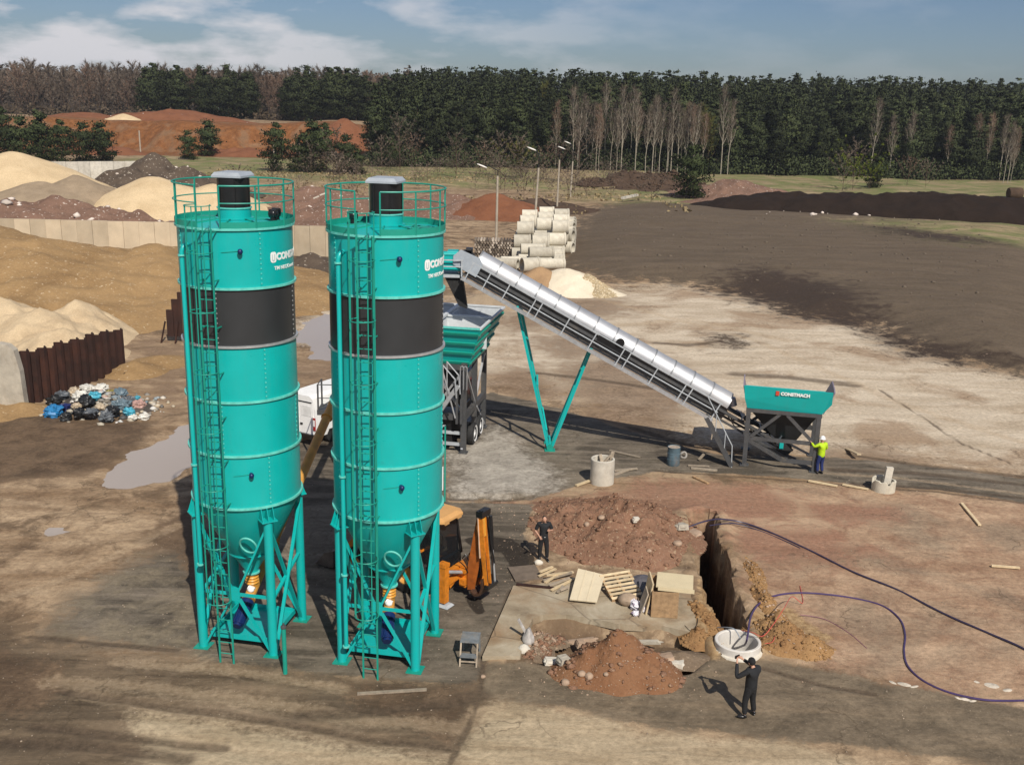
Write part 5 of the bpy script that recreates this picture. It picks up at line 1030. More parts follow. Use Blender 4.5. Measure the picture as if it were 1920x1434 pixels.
for a_,b_ in (((-.3,.1,.5),(.35,.2,1.22)),((.1,-.3,.4),(-.1,.3,1.2)),((.3,.0,.6),(.45,.25,1.35)),((-.2,-.2,.6),(.25,-.1,1.1))): MB().bar(a_,b_,.14,.04).build('board',WOODG,q,smooth=False)
x,y,_=G(1390,1236); t=ring('wide white manhole ring set in the ground at the trench end',(x,y+.62,0),.70,.60,.30,pbr('white_concrete',(.60,.57,.52),.8,0,.1,3,.15,14,dirt=((.4,.34,.26),.4)),-1.1)
MB().lathe([(.69,.08),(.77,.05),(.82,-.12)],48).build('collar',CONCL,t); MB().lathe([(0,-1.0),(.61,-1.0)],40).build('base',pbr('ring_floor',(.33,.31,.29),.9),t)
x,y,_=G(1663,926); t=ring('broken concrete ring holding a slab, at the edge of the dark road strip',(x,y+.5,0),.50,.41,.52,CONCP,-.05,.5,5)
q=tag(MB().box((.1,-.1,.62),(.30,.16,.95),Matrix.Rotation(.08,3,'Y')).build('concrete_block',CONCL,None,False),'pale concrete block standing upright in the broken ring','block'); q.location=(x,y+.5,0)
STOOL=pbr('stool_grey',(.2,.22,.23),.6,.2,.25,5,dirt=((.33,.27,.2),.5))
a=Vector(G(862,1249)); b=Vector(G(893,1251)); t=thing('step_stool','small grey two step stool on the asphalt right of the silos','stool',a,math.atan2(b.y-a.y,b.x-a.x)); wS=(b-a).length
MB().box((wS/2,.55,.66),(wS+.06,.62,.03)).build('top_step',STOOL,t,smooth=False); MB().box((wS/2,.12,.30),(wS,.22,.03)).build('lower_step',STOOL,t,smooth=False)
for x in (0.0,wS):
    MB().bar((x,0,0),(x,.28,.65),.045,.04).build('leg',WOODG,t,smooth=False); MB().bar((x,.9,0),(x,.8,.65),.045,.04).build('leg',STOOL,t,smooth=False)
MB().bar((0,.06,.14),(wS,.06,.14),.03).build('rung',WOODG,t,smooth=False)
# concrete slab with cracked rim
sl=[G(*q)[:2] for q in ((905,1236),(962,1103),(1010,1100),(1070,1092),(1180,1085),(1303,1100),(1306,1188),(1292,1190),(1240,1180),(1160,1176),(1110,1165),(1060,1158),(1020,1158),(1000,1166),(985,1196),(975,1236))]
sl=[(x_+random.uniform(-.03,.03),y_+random.uniform(-.03,.03)) for x_,y_ in sl]; n=len(sl); cx=sum(p_[0] for p_ in sl)/n; cy=sum(p_[1] for p_ in sl)/n
SLABM=NT('weathered_slab'); v_=SLABM.coords('Object'); c_=SLABM.ramp(SLABM.noise(.9,7,.65,v_,.6),[(.3,(.19,.145,.095)),(.5,(.34,.28,.195)),(.7,(.45,.39,.29))]); c_=SLABM.mix(SLABM.ramp(SLABM.noise(.55,5,.6,v_),[(.5,0.0),(.68,.7)]),c_,(.27,.17,.09))
vor=SLABM.n('ShaderNodeTexVoronoi',feature='DISTANCE_TO_EDGE'); vor.inputs['Scale'].default_value=.33; wv_=SLABM.n('ShaderNodeVectorMath',operation='ADD'); SLABM.link(v_,wv_.inputs[0]); nn=SLABM.n('ShaderNodeTexNoise'); nn.inputs['Scale'].default_value=.8; nn.inputs['Detail'].default_value=6; SLABM.link(nn.outputs['Color'],wv_.inputs[1]); SLABM.link(wv_.outputs[0],vor.inputs['Vector'])
c_=SLABM.mix(SLABM.ramp(vor.outputs['Distance'],[(.003,.45),(.012,0.0)]),c_,(.08,.06,.045)); SLABM.color(c_); SLABM.set(.9,0,.2); SLABM.bump(SLABM.noise(6,6,.7,v_),.4,.05)
tag(MB().add([(x_,y_,-.1) for x_,y_ in sl]+[(x_,y_,.13) for x_,y_ in sl],[tuple(range(n,2*n))]+[(i,(i+1)%n,n+(i+1)%n,n+i)[::-1] for i in range(n)]).build('concrete_slab',SLABM.m,None,False),'large cracked concrete slab strewn with boards beside the asphalt','slab')
def onz(px,py,z): return Vector(G(px,py,z))
def plank(px0,py0,px1,py1,z0,z1,w_,th,mat,label,name='plank',group=None,cat='plank'):
    a=onz(px0,py0,z0); b=onz(px1,py1,z1); c=(a+b)/2; o=MB().bar(a-c,b-c,w_,th).build(name,mat,None,False); o.location=c; tag(o,label,cat,group); return o
# boards, pallet and crate on the slab
a,b,c,d=onz(1068,1124,.25),onz(1119,1129,.25),onz(1134,1078,.55),onz(1084,1066,.60)
ctr=(a+b+c+d)/4; nv=(b-a).cross(d-a).normalized()*.02; mb=MB(); Pp=[v-ctr for v in (a,b,c,d)]
mb.add([v-nv for v in Pp]+[v+nv for v in Pp],[(3,2,1,0),(4,5,6,7),(0,1,5,4),(1,2,6,5),(2,3,7,6),(3,0,4,7)])
for f_ in (.3,.62): mb.bar(Pp[0].lerp(Pp[1],f_)+nv*1.4,Pp[3].lerp(Pp[2],f_)+nv*1.4,.03,.012)
o=mb.build('board_panel',pbr('cream_board',(.62,.53,.37),.7,0,.06,3),None,False); o.location=ctr; tag(o,'cream coloured board panel leaning on rubble at the back of the slab','board')
pc=onz(1164,1098,.38); t=thing('wooden_pallet','tilted slatted wooden pallet between the cream panel and the crate','pallet',pc,R(20)); t.rotation_euler=(R(16),R(-3),R(17))
for k in range(7): MB().box((0,-.55+.185*k,.05),(1.1,.10,.025)).build('slat',WOOD,t,smooth=False)
for x in (-.5,0,.5): MB().box((x,0,-.0),(.09,1.2,.075)).build('bearer',WOODB,t,smooth=False)
for k in (0,3,6): MB().box((0,-.55+.185*k,-.055),(1.1,.10,.025)).build('slat',WOODB,t,smooth=False)
a=onz(1220,1156,.13); b=onz(1270,1159,.13); t=thing('wooden_crate','brown plywood crate with its pale lid slid to the right, on the slab','crate',a,math.atan2((b-a).y,(b-a).x)); wC=(b-a).length
MB().box((wC/2,.0,.45),(wC,.04,.88)).build('front_panel',WOODB,t,smooth=False); MB().box((.02,.6,.45),(.04,1.16,.88)).build('side_panel',WOODB,t,smooth=False); MB().box((wC-.02,.6,.45),(.04,1.16,.88)).build('side_panel',WOODB,t,smooth=False); MB().box((wC/2,1.2,.45),(wC,.04,.88)).build('back_panel',WOODB,t,smooth=False)
MB().box((wC/2+.33,.62,1.0),(wC+.32,1.05,.05),Matrix.Rotation(-.10,3,'Z')).box((wC/2+.33,.06,.96),(wC+.3,.05,.12),Matrix.Rotation(-.10,3,'Z')).build('lid',pbr('pale_lid',(.62,.52,.33),.7,0,.06,3),t,smooth=False)
o=MB().box((0,0,.55),(.05,.95,1.1),Matrix.Rotation(.16,3,'Y')).build('board_panel',WOOD,None,False); o.location=onz(1213,1140,.13); tag(o,'board standing on edge against the left side of the crate','board')
o=MB().box((0,0,.42),(.04,.6,.85),Matrix.Rotation(.28,3,'Y')).build('board_panel',WOODG,None,False); o.location=onz(1204,1150,.13); tag(o,'narrow grey board leaning left of the crate','board')
SACKM=NT('printed_sack'); v_=SACKM.coords('Object'); SACKM.color(SACKM.ramp(SACKM.noise(6,2,.5,v_),[(.5,(.72,.70,.74)),(.6,(.22,.16,.24))])); SACKM.set(.5)
for px,py,s,rz_,lab in ((1190,1140,(.19,.30,.17),.3,'crumpled white printed sack, left one of the pair by the crate'),(1211,1144,(.24,.22,.15),-.4,'crumpled white printed sack right against the crate'),(1193,1152,(.2,.12,.08),.8,'flat white sack scrap in front of the two printed sacks')):
    o=MB().blob((0,0,0),s,px,.14,24,16,None,.5).build('paper_sack',SACKM.m); o.location=onz(px,py,.13)+Vector((0,0,s[2]*.8)); o.rotation_euler=(.1,.1,rz_); tag(o,lab,'sack')
o=MB().blob((0,0,0),(.33,.3,.24),9,.14,16,10).build('covered_bundle',pbr('dusty_sack',(.32,.24,.17),.9,0,.2,4)); o.location=onz(1178,1132,.13)+Vector((0,0,.15)); tag(o,'dusty beige bundle left of the white printed sacks','bundle')
mb=MB(); gxs=np.linspace(-.55,.55,14); V=[(x_,y_,.13*math.sin(5*x_+2*y_)+.08*math.sin(9*y_-3*x_)+.25*y_) for y_ in np.linspace(-.5,.5,12) for x_ in gxs]; mb.add(V,[(j*14+i,j*14+i+1,(j+1)*14+i+1,(j+1)*14+i) for j in range(11) for i in range(13)])
o=mb.build('plastic_sheet',pbr('grey_plastic',(.09,.085,.095),.35,0,.3,5)); o.location=onz(1196,1098,.4); tag(o,'crumpled dark grey plastic sheet between the pallet and the crate','sheet')
STK=[(1010,1080,1042,1066),(1018,1088,1072,1073),(1022,1092,1050,1074),(1030,1098,1068,1083),(1034,1106,1078,1084),(1046,1110,1056,1098),(1012,1072,1036,1062),(1050,1106,1066,1100),(1024,1078,1075,1072)]
for i,(a_,b_,c_,d_) in enumerate(STK): plank(a_,b_,c_,d_,.12+.02*i,.16+.03*(i%4),.09,.05,(WOOD,WOODG)[i%2],'loose batten in the timber heap left of the cream board panel','batten','battens in the timber heap')
plank(968,1095,1040,1103,.16,.14,.10,.08,RUST,'dark rusty flat bar along the back edge of the slab',name='steel_bar',cat='bar')
o=tag(MB().box((0,0,.02),(1.0,1.1,.05),Matrix.Rotation(.25,3,'Z')).build('rubber_mat',pbr('dirty_mat',(.15,.115,.085),.9,0,.25,3),None,False),'dirty brown sheet lying beside the asphalt edge left of the batten heap','sheet'); o.location=onz(985,1075,.02)
plank(1516,901,1570,911,.06,.06,.14,.05,WOOD,'pale plank, left one lying along the edge of the dark road strip'); plank(1580,908,1628,917,.06,.06,.14,.05,WOOD,'pale plank beside the broken ring along the road edge')
plank(1803,943,1837,984,.06,.06,.12,.06,WOOD,'single tan beam lying on the dirt at upper right'); plank(1859,1060,1912,1064,.06,.06,.1,.06,WOOD,'short pale beam near the right edge between the hoses'); plank(1588,841,1611,852,.05,.3,.2,.05,WOOD,'pale board tipped up behind the hi-vis worker')
plank(1080,910,1108,900,.05,.08,.14,.06,WOOD,'short pale board left of the upright concrete ring'); plank(1152,882,1195,878,.05,.1,.16,.05,WOODG,'grey board right of the upright concrete ring'); plank(1150,890,1178,880,.04,.06,.16,.05,WOODG,'lower grey board touching the upright concrete ring')
plank(1300,893,1328,906,.05,.05,.14,.05,WOODB,'brown stake on the dirt below the oil drum'); plank(1143,844,1200,857,.04,.05,.14,.04,WOODG,'weathered board on the asphalt left of the oil drum'); plank(670,1300,800,1292,.03,.03,.10,.05,WOODG,'long thin batten on the mud in front of the right silo')
plank(1290,872,1330,874,.05,.07,.1,.05,WOODG,'thin board right of the oil drum'); plank(1310,862,1322,849,.05,.3,.12,.05,WOODG,'short board propped up between the oil drum and the stair'); plank(1296,877,1345,882,.04,.04,.2,.06,WOODG,'broken wide board at the foot of the catwalk stair')
o=tag(MB().tube([(.14*math.cos(a),.05*math.sin(a*2),.14+.14*math.sin(a)) for a in [2*PI*k/20 for k in range(20)]],.05,8,closed=True).build('old_tyre',pbr('worn_ring',(.3,.28,.25),.7,0,.3,4)),'worn pale ring leaning beside the oil drum','ring'); o.location=G(1281,858)
# kerb pieces around the small heap
CHK=[(1035,1238,.55,.35,.18,.2,'tan kerb slab sticking out at the left of the small spoil heap'),(1056,1252,.4,.4,.25,.5,'broken block behind the left corner of the small spoil heap'),(1250,1235,.5,.45,.25,.1,'square concrete piece at the right shoulder of the small spoil heap'),(1268,1243,.55,.4,.2,-.4,'pale concrete lump right of the small spoil heap'),(1296,1232,.5,.4,.18,.7,'light concrete fragment between the small heap and the manhole'),(1088,1205,.3,.3,.22,.3,'brown block at the top left of the small spoil heap'),(1135,1200,.5,.12,.08,.4,'thin pale kerb bar above the small spoil heap'),(1200,1200,1.5,.16,.12,-.18,'long pale kerb stone above the small spoil heap'),(1090,1198,1.1,.18,.14,.12,'pale broken kerb stone left above the small spoil heap'),(1190,1015,.3,.22,.2,.3,'grey rubble block on the spoil heap right flank'),(1275,1010,.6,.45,.25,.5,'broken asphalt plate at the top right of the big spoil heap'),(1302,1005,.6,.5,.16,.9,'asphalt plate hanging over the trench edge')]
for i,(px,py,a_,b_,c_,rz_,lab) in enumerate(CHK):
    x,y,_=G(px,py); z=float(ground_z([x],[y])[0])
    for nm in ('spoil_heap','spoil_heap.001','rubble_bank'): z=max(z,float(HEAP[nm][0](np.array([x]),np.array([y]))[0])-.1)
    o=MB().blob((0,0,0),(a_*.5,b_*.5,c_*.5),i+30,.10,9,6).box((0,0,0),(a_*.86,b_*.86,c_*.86),taper=.85).build('concrete_fragment',(CONCL,CONC,STONE)[i%3],None,False); o.location=(x,y,z+c_*.35); o.rotation_euler=(.12*math.sin(i*3),.15*math.cos(i*5),rz_); tag(o,lab,'rubble')
o=MB().blob((0,0,.2),(.18,.3,.3),3,.22,16,10).bar((-.05,0,.3),(-.32,.1,.75),.09,.05).build('torn_fabric',pbr('grey_fabric',(.42,.39,.36),.85,0,.3,4)); o.location=onz(990,1205,.0); tag(o,'torn pale grey fabric bundle on the left front corner of the slab','fabric')
# white lime spills on the ground at right
LIMEM=pbr('white_lime',(.52,.46,.37),.95,0,.3,5,.5,12)
for i,(px,py,rx,ry,lab) in enumerate(((1695,1282,.62,.24,'white lime spill, left patch near the hose loop'),(1810,1310,.4,.16,'small white lime spill touching the hose'),(1860,1285,.75,.45,'large white lime spill at the right edge above the hose'))):
    x,y,_=G(px,py); heap('lime_spill',lab,LIMEM,[(x,y,.10,rx*.6,ry*.7,-.4,.7),(x+rx*.45,y-ry*.5,.09,rx*.5,ry*.5,.3,.7),(x-rx*.5,y+ry*.35,.09,rx*.45,ry*.55,-.8,.7)],.025,.16,4.5,90+i,cat='spill',z0=.04)
# hoses and wires
def hose(pts,r,mat,label,name='water_hose',cat='hose',h=None):
    Q=[Vector(G(*q[:2],(q[2] if len(q)>2 else r*.9))) for q in pts]; out=[]
    for i in range(len(Q)-1):
        p0=Q[max(i-1,0)];p1=Q[i];p2=Q[i+1];p3=Q[min(i+2,len(Q)-1)]
        for k in range(8):
            t_=k/8; out.append(.5*((2*p1)+(p2-p0)*t_+(2*p0-5*p1+4*p2-p3)*t_*t_+(3*p1-p0-3*p2+p3)*t_**3))
    out.append(Q[-1]); return tag(MB().tube(out,r,8).build(name,mat),label,cat)
PURP=pbr('purple_hose',(.035,.028,.06),.35,0,.15,2); PURPL=pbr('violet_hose',(.06,.038,.11),.35,0,.15,2)
hose([(1286,990,.1),(1318,978,.3),(1350,973,.3),(1395,980,.12),(1450,1000),(1530,1037),(1600,1072),(1680,1104),(1770,1150),(1850,1185),(1920,1216),(1990,1262)],.034,PURP,'straight dark purple hose running from the trench head to the right edge')
hose([(1330,985,.25),(1375,981,.2),(1420,993),(1470,1013),(1500,1027)],.022,PURP,'thin second hose beside the straight purple hose at the trench head')
hose([(1392,1216,-.7),(1399,1203,.2),(1402,1190,.42),(1408,1155,.3),(1425,1130,.15),(1455,1116),(1500,1111),(1560,1115),(1620,1125),(1660,1138),(1688,1162),(1697,1190),(1695,1220),(1702,1248),(1730,1275),(1775,1296),(1830,1309),(1880,1313),(1990,1311)],.032,PURPL,'violet hose looping in an S from the manhole ring to the right edge')
WR=pbr('red_wire',(.5,.08,.06),.5); WG=pbr('grey_wire',(.3,.33,.36),.5); WM=pbr('mauve_wire',(.2,.08,.12),.5)
hose([(1380,1180,.2),(1410,1185,.45),(1430,1192,.4),(1450,1170,.6),(1470,1140,.9),(1485,1118,.4),(1505,1130,.05),(1500,1098)],.012,WR,'red wire arching from the manhole ring over the clay mound','wire','wire')
hose([(1345,1176,.1),(1365,1176,.4),(1378,1180,.45),(1388,1196,.3)],.018,WG,'grey wire from the trench end into the manhole ring','wire','wire')
hose([(1434,1206,.3),(1448,1203,.3),(1452,1190,.4),(1440,1176,.4)],.01,WR,'short pink wire loop beside the manhole ring','wire','wire')
hose([(1500,1152,.08),(1545,1160),(1590,1185),(1625,1215)],.012,WM,'thin mauve wire lying right of the clay mound','wire','wire')
hose([(1290,1128,.15),(1302,1140,.16),(1308,1165,.15),(1296,1182,.14),(1284,1172,.14)],.01,BLACK,'black wire curled on the right end of the slab','wire','wire')
hose([(232,700,.3),(260,690,.2),(300,700),(345,708),(390,712)],.02,BLACK,'dark cable on the sand running right from the sheet piling','cable','cable')
# ------------------------------------------------------------ left side walls and refuse
a=Vector(G(46,762)); b=Vector(G(233,692)); t=thing('sheet_piling','dark rusty corrugated sheet piling wall with stepped top behind the refuse heap','retaining wall',a)
d=(b-a); Ls=d.length; d.normalize(); nrm=Vector((d.y,-d.x,0)); zA=at(46,662,a.y)[2]; zB=at(226,612,b.y)[2]; nS=13
for i in range(nS):
    s0=Ls*i/nS; s1=Ls*(i+1)/nS; m_=(s0+s1)/2; h=zA+(zB-zA)*((i+.5)/nS)+(.10,-.06,.03,-.1)[i%4]-(0.2 if i==nS-1 else 0); wq=(s1-s0)
    pr=[(s0,0),(s0+wq*.18,0),(s0+wq*.32,.24),(s0+wq*.68,.24),(s0+wq*.82,0),(s1,0)]; V=[]
    for z in (-.4,h):
        for o in (0,.03):
            for s,q in pr: p_=d*s+nrm*(q+o); V.append((p_.x,p_.y,z))
    F_=[]
    for k in range(5): F_+=[(k,k+1,12+k+1,12+k),(6+k+1,6+k,18+k,18+k+1),(12+k,12+k+1,18+k+1,18+k)]
    F_+=[(0,12,18,6),(5,11,23,17)]
    MB().add(V,F_).build('sheet_pile',RUST,t,smooth=False)
a2=Vector(G(52,766)); hW=at(30,646,a2.y)[2]
t=thing('end_wall','pale grey concrete end wall with rounded corner left of the rusty sheet piling','concrete wall',(a2.x-1.6,a2.y,0))
pr=[(-5,-.3),(1.6,-.3),(1.5,hW*.6),(1.3,hW*.92),(1.0,hW),(.6,hW+.08),(-5,hW+.05)]
MB().prism(pr,.45,Matrix.Rotation(PI/2,4,'X')).build('panel',CONC,t,smooth=False)
a=Vector(G(316,640)); t=thing('sheet_piling','short rusty sheet piling stub behind the left silo beside the tan stockpile','retaining wall',a)
for i,(x_,h) in enumerate(((0,2.3),(.35,3.0),(.8,3.5),(1.25,3.6),(1.7,3.5))): MB().box((x_+.2,.1*(i%2),h/2-.2+.3),(.44,.16,h-.5)).build('sheet_pile',RUST,t,smooth=False)
for x_,lx in ((-.1,-.35),(.75,.6)): MB().bar((x_,-.1,1.4),(lx,-.5,-.1),.08).build('prop',RUST,t)
def panelwall(label,p0,p1,h,n,th,mat):
    p0=Vector(p0);p1=Vector(p1); t=thing('panel_wall',label,'concrete wall',p0,math.atan2((p1-p0).y,(p1-p0).x)); L_=(p1-p0).length; w_=L_/n
    for i in range(n):
        MB().box((w_*(i+.5),.04*(i%2),(h+random.uniform(-.05,.05))/2-.3),(w_-.03,th,h+.6)).build('panel',mat,t,smooth=False)
    return t
y_=106.5; hA=at(100,412,y_)[2]
panelwall('long pale precast panel wall behind the tan stockpile',(at(-140,470,y_)[0],y_,0),(at(640,470,y_)[0],y_,0),hA,27,.3,pbr('stained_panel',(.47,.385,.27),.9,0,.14,.5,.2,4,dirt=((.34,.24,.14),.5),rnd=.18))
y_=170; panelwall('far pale concrete panel wall left of the dark rubble mound',(at(100,330,y_)[0],y_-4,0),(at(262,330,y_)[0],y_+4,0),at(180,303,y_)[2],9,.3,CONCL)
# refuse heap: bags are things, small litter is stuff
BAG={k:pbr('bag_'+k,c,.45,0,.25,5,.3,12) for k,c in dict(black=(.012,.013,.014),blue=(.02,.17,.38),navy=(.012,.02,.10),white=(.6,.58,.52),grey=(.09,.10,.11),cyan=(.06,.32,.42),beige=(.42,.34,.24),pink=(.42,.26,.22),olive=(.22,.19,.04),slate=(.12,.17,.20)).items()}
BG=[(100,770,.55,'blue','bright blue refuse bag at the left end of the heap'),(122,762,.35,'navy','navy blue bag beside the bright blue one'),(105,752,.5,'black','black torn bag at the back left under the sheet piling'),(120,742,.45,'grey','dark grey bag leaning on the sheet piling'),(140,738,.42,'beige','beige bag at the top left of the heap'),(165,733,.45,'white','dirty white bag at the very top of the heap'),(188,735,.45,'white','white sack at the top right of the heap'),(152,750,.5,'white','wide white sack in the middle of the heap'),(181,751,.36,'cyan','turquoise bag in the middle of the heap'),(165,757,.5,'black','large black bag in the centre of the heap'),(146,763,.32,'beige','small beige bag left of the central black bag'),(150,775,.45,'black','black bag at the front left edge of the heap'),(172,775,.42,'grey','dark grey bag at the front of the heap'),(200,780,.45,'grey','charcoal bag at the front centre of the heap'),(190,765,.3,'beige','beige bundle right of the central black bag'),(205,742,.33,'olive','olive green bag at the right top of the heap'),(225,742,.5,'slate','slate grey bag on the right top of the heap'),(228,760,.5,'slate','big blue grey bag on the right side of the heap'),(213,770,.42,'black','black bag under the big blue grey bag'),(243,770,.38,'cyan','faded teal bag low on the right side of the heap'),(262,758,.48,'pink','pinkish bag at the right end of the heap'),(258,741,.2,'cyan','small turquoise bag apart from the heap at upper right'),(270,777,.33,'white','cream foam strip at the right front of the heap'),(250,778,.28,'white','white scrap at the right front of the heap'),(124,778,.35,'black','flat black bag right of the bright blue bag'),(243,750,.4,'grey','grey bag between the slate bags and the pink bag')]
for i,(px,py,s,k,lab) in enumerate(BG):
    cdist=1-min(1,abs(px-178)/95); zz=max(0,.85*cdist*(1-abs(py-748)/45)); x_,y_,_=G(px,py+9+zz*14)
    o=MB().blob((0,0,0),(s*.95,s*.8,s*.6),i*7+1,.16,26,17,None,.55).build('refuse_bag',BAG[k],None,True,28); o.location=(x_,y_,zz*.9+s*.3); o.rotation_euler=(random.uniform(-.3,.3),random.uniform(-.3,.3),i*1.3); tag(o,lab,'bag')
c=G(178,772); x_=c[0]+rng.normal(0,1.5,420); y_=c[1]+.6+rng.normal(0,.9,420); dd_=np.hypot((x_-c[0])/2.4,(y_-c[1]-.6)/1.6)
LITM=NT('mixed_litter'); g_=LITM.n('ShaderNodeNewGeometry'); LITM.color(LITM.ramp(g_.outputs['Random Per Island'],[(.0,(.55,.5,.42)),(.3,(.05,.05,.05)),(.5,(.5,.42,.3)),(.7,(.1,.16,.2)),(.85,(.62,.6,.55)),(1.0,(.3,.12,.08))])); LITM.set(.6)
stones('litter',np.stack([x_,y_,np.maximum(.03,1.05*(1-dd_))*rng.uniform(.5,1,420)],1),rng.uniform(.05,.24,420),LITM.m,seed=31)
heap('refuse_mound','low mound of mixed refuse under the bags in front of the sheet piling',pbr('refuse_dirt',(.06,.05,.042),.9,0,.5,3,.5,6),[(c[0]-.2,c[1]+.9,.95,2.5,1.6,.1,.8),(c[0]+1.6,c[1]+.7,.6,1.5,1.2)],.12,.25,1.8,71)
# ------------------------------------------------------------ concrete pipes in stacks
def pipemesh(L_,r_,ri):
    n=26; V=[];F_=[]
    for x_,q in ((-L_/2,ri),(-L_/2,r_),(L_/2-.22,r_),(L_/2-.2,r_*1.06),(L_/2,r_*1.06),(L_/2,ri)):
        for k in range(n): a_=2*PI*k/n; V.append((x_,q*math.cos(a_),q*math.sin(a_)+r_))
    for i in range(6):
        j=(i+1)%6
        for k in range(n): F_.append((i*n+k,j*n+k,j*n+(k+1)%n,i*n+(k+1)%n))
    return V,F_
pm_={}
for nm,(L_,r_,ri) in dict(s=(1.75,.72,.58),l=(2.5,.56,.45)).items():
    mb=MB(); V,F_=pipemesh(L_,r_,ri); mb.add(V,F_); o=mb.build('concrete_pipe',CONCP); pm_[nm]=o.data; bpy.data.objects.remove(o)
pipes=[]
def pipe(k,x,y,z,rz,lab):
    o=bpy.data.objects.new('concrete_pipe',pm_[k]); COL.objects.link(o); o.location=(x,y,z); o.rotation_euler=(random.uniform(0,6)*0,0,rz); tag(o,lab,'pipe','stacked concrete pipes'); return o
ax=.05
for row in range(9):
    y0_=106+row*2.0
    for c_ in range(3):
        lv=2 if (row+c_)%3 else 3
        if c_==2 and row<1: lv=1
        for z in range(min(lv,3)):
            pipe('s',.55+1.80*c_+row*.10+random.uniform(-.1,.1)+.25*z,y0_+z*.75+random.uniform(-.1,.1),z*1.27,ax+random.uniform(-.04,.04),'short pale concrete pipe in the multi layer stack by the lamp pole')
for row in range(6):
    for z in range(2):
        if (row+z)%4<3: pipe('s',5.5+row*.16,112+row*2.5+z*.7,z*1.27,ax-.42,'pale concrete pipe in the right hand row seen end on behind the stack')
for row,(x_,y_,z,l) in enumerate(((3.1,103.6,0,2),(5.3,104.2,0,2),(3.3,104.4,.98,2),(2.6,102.4,0,2),(4.9,102.8,.0,2),(3.9,101.4,0,2),(4.1,102.1,.98,2),(5.2,101.2,0,2))):
    pipe('l',x_-1.5,y_,z,ax+.02*row,'long slim concrete pipe in the low front pile, nearest the conveyor')
o=pipe('s',1.5,99.2,0,.35,''); o['label']='grey weathered concrete pipe lying open end to the right in front of the others'
del o['group']
for i,(x_,y_,rz_,lab) in enumerate(((-.9,100.6,-.3,'pale concrete pipe lying left of the grey weathered pipe'),(-.2,101.9,.2,'second pale pipe left of the front pile'))): o=pipe('l',x_,y_,0,rz_,lab); del o['group']
t=thing('timber_stack','stack of short cut poles with snowy white ends at the foot of the lamp pole','timber',G(925,488)); mb=MB()
for r_ in range(9):
    for q in range(13): mb.tube([(-1.9+.3*q+.1*(r_%2),-.05+random.uniform(-.1,.1),.13+.24*r_),(-1.9+.3*q+.1*(r_%2),1.6,.13+.24*r_)],.12,7)
STKM=NT('stacked_wood'); v_=STKM.n('ShaderNodeNewGeometry'); STKM.color(STKM.ramp(v_.outputs['Random Per Island'],[(0,(.06,.045,.035)),(.5,(.2,.16,.12)),(1,(.5,.43,.35))])); STKM.set(.9)
mb.build('poles',STKM.m,t)
# ------------------------------------------------------------ street lamps
def lamp(px,py,ptop,hx,hy,lab):
    b=Vector(G(px,py)); top=Vector(at(ptop[0],ptop[1],b.y)); hd_=Vector(at(hx,hy,b.y)); t=thing('street_lamp',lab,'lamp post',b,0,'lamp posts along the back of the yard')
    q=top-b; MB().tube([(0,0,-.3),q],[.16,.12],12).build('pole',POSTM,t)
    h=hd_-b; md=q+Vector((.05,0,.55*(h.z-q.z))); MB().tube([q-Vector((0,0,.4)),q+Vector((.0,0,.3*(h.z-q.z))),md,q.lerp(h,.8)+Vector((.25,0,.22)),h],.05,8).build('arm',BLACK,t)
    MB().blob(h+Vector((-.25,0,.03)),(.62,.16,.10),2,.02,16,8,Matrix.Rotation(.35,3,'Y')).build('lamp_head',pbr('lamp_head_white',(.75,.72,.66),.4),t)
lamp(930,468,(933,330),908,312,'nearest lamp post, bent black arm with a white lamp head, left of the pipe stacks')
lamp(1000,448,(1010,315),1001,280,'lamp post standing among the stacked concrete pipes')
lamp(1044,395,(1049,300),1056,278,'third lamp post behind the pipe stacks')
lamp(1069,372,(1074,303),1067,268,'lamp post farthest back beside the thin birch')
p=G(515,318); t=thing('wooden_pole','single pale wooden pole in front of the young pines','pole',p); MB().tube([(0,0,-.3),(0,0,at(516,268,p[1])[2])],.2,10).build('pole',POSTM,t)
p=at(263,278,290); o=tag(MB().tube([(0,0,-3),(0,0,5.2)],.2,8).build('marker_pole',POSTM),'thin pale pole in front of the far red bank','pole'); o.location=(p[0],p[1],p[2]-.5)
# pale litter and white beams in the field, far right shed
for i,(px,py,s,lab) in enumerate(((1443,396,.5,'white lump lying at the foot of the dark topsoil bank'),(1648,404,.25,'tiny white speck lying below the topsoil bank'),(1725,415,.3,'small pale piece lying right of the grass patch edge'))):
    x_,y_,_=G(px,py); o=MB().blob((0,0,.2),(s*1.4,s*.7,s*.6),i,.15,10,7).build('debris',DEBW); o.location=(x_,y_,1.0 if i==0 else .3); tag(o,lab,'debris')
a=G(1166,382); b=G(1194,378); o=MB().bar((0,0,.3),(b[0]-a[0],b[1]-a[1],.5),.5,.35).build('concrete_beam',CONCL,None,False); o.location=(a[0],a[1],.6); tag(o,'white concrete beam lying on the far edge of the grey field','beam')
for i,(p0,p1,lab) in enumerate((((588,372),(598,368),'broken white board on the earth mound between the silos'),((600,366),(612,362),'second broken white board on the earth mound'))):
    a=Vector(at(*p0,143)); b=Vector(at(*p1,143)); c_=(a+b)/2; o=MB().bar(a-c_,b-c_,.35,.2).build('plank',CONCL,None,False); o.location=c_; tag(o,lab,'plank')
p=at(1905,349,205); t=thing('round_bale','dark round bale standing on the meadow at the right edge','bale',(p[0],p[1],float(ground_z([p[0]],[p[1]])[0]))); M=Matrix.Rotation(PI/2,3,'Y'); mb=MB().lathe([(0,-1.3),(1.0,-1.3),(1.1,-1.1),(1.1,1.1),(1.0,1.3),(0,1.3)],24); mb.v=[tuple(M@Vector(v)+Vector((0,0,1.0))) for v in mb.v]; mb.build('bale',BRUSH,t)
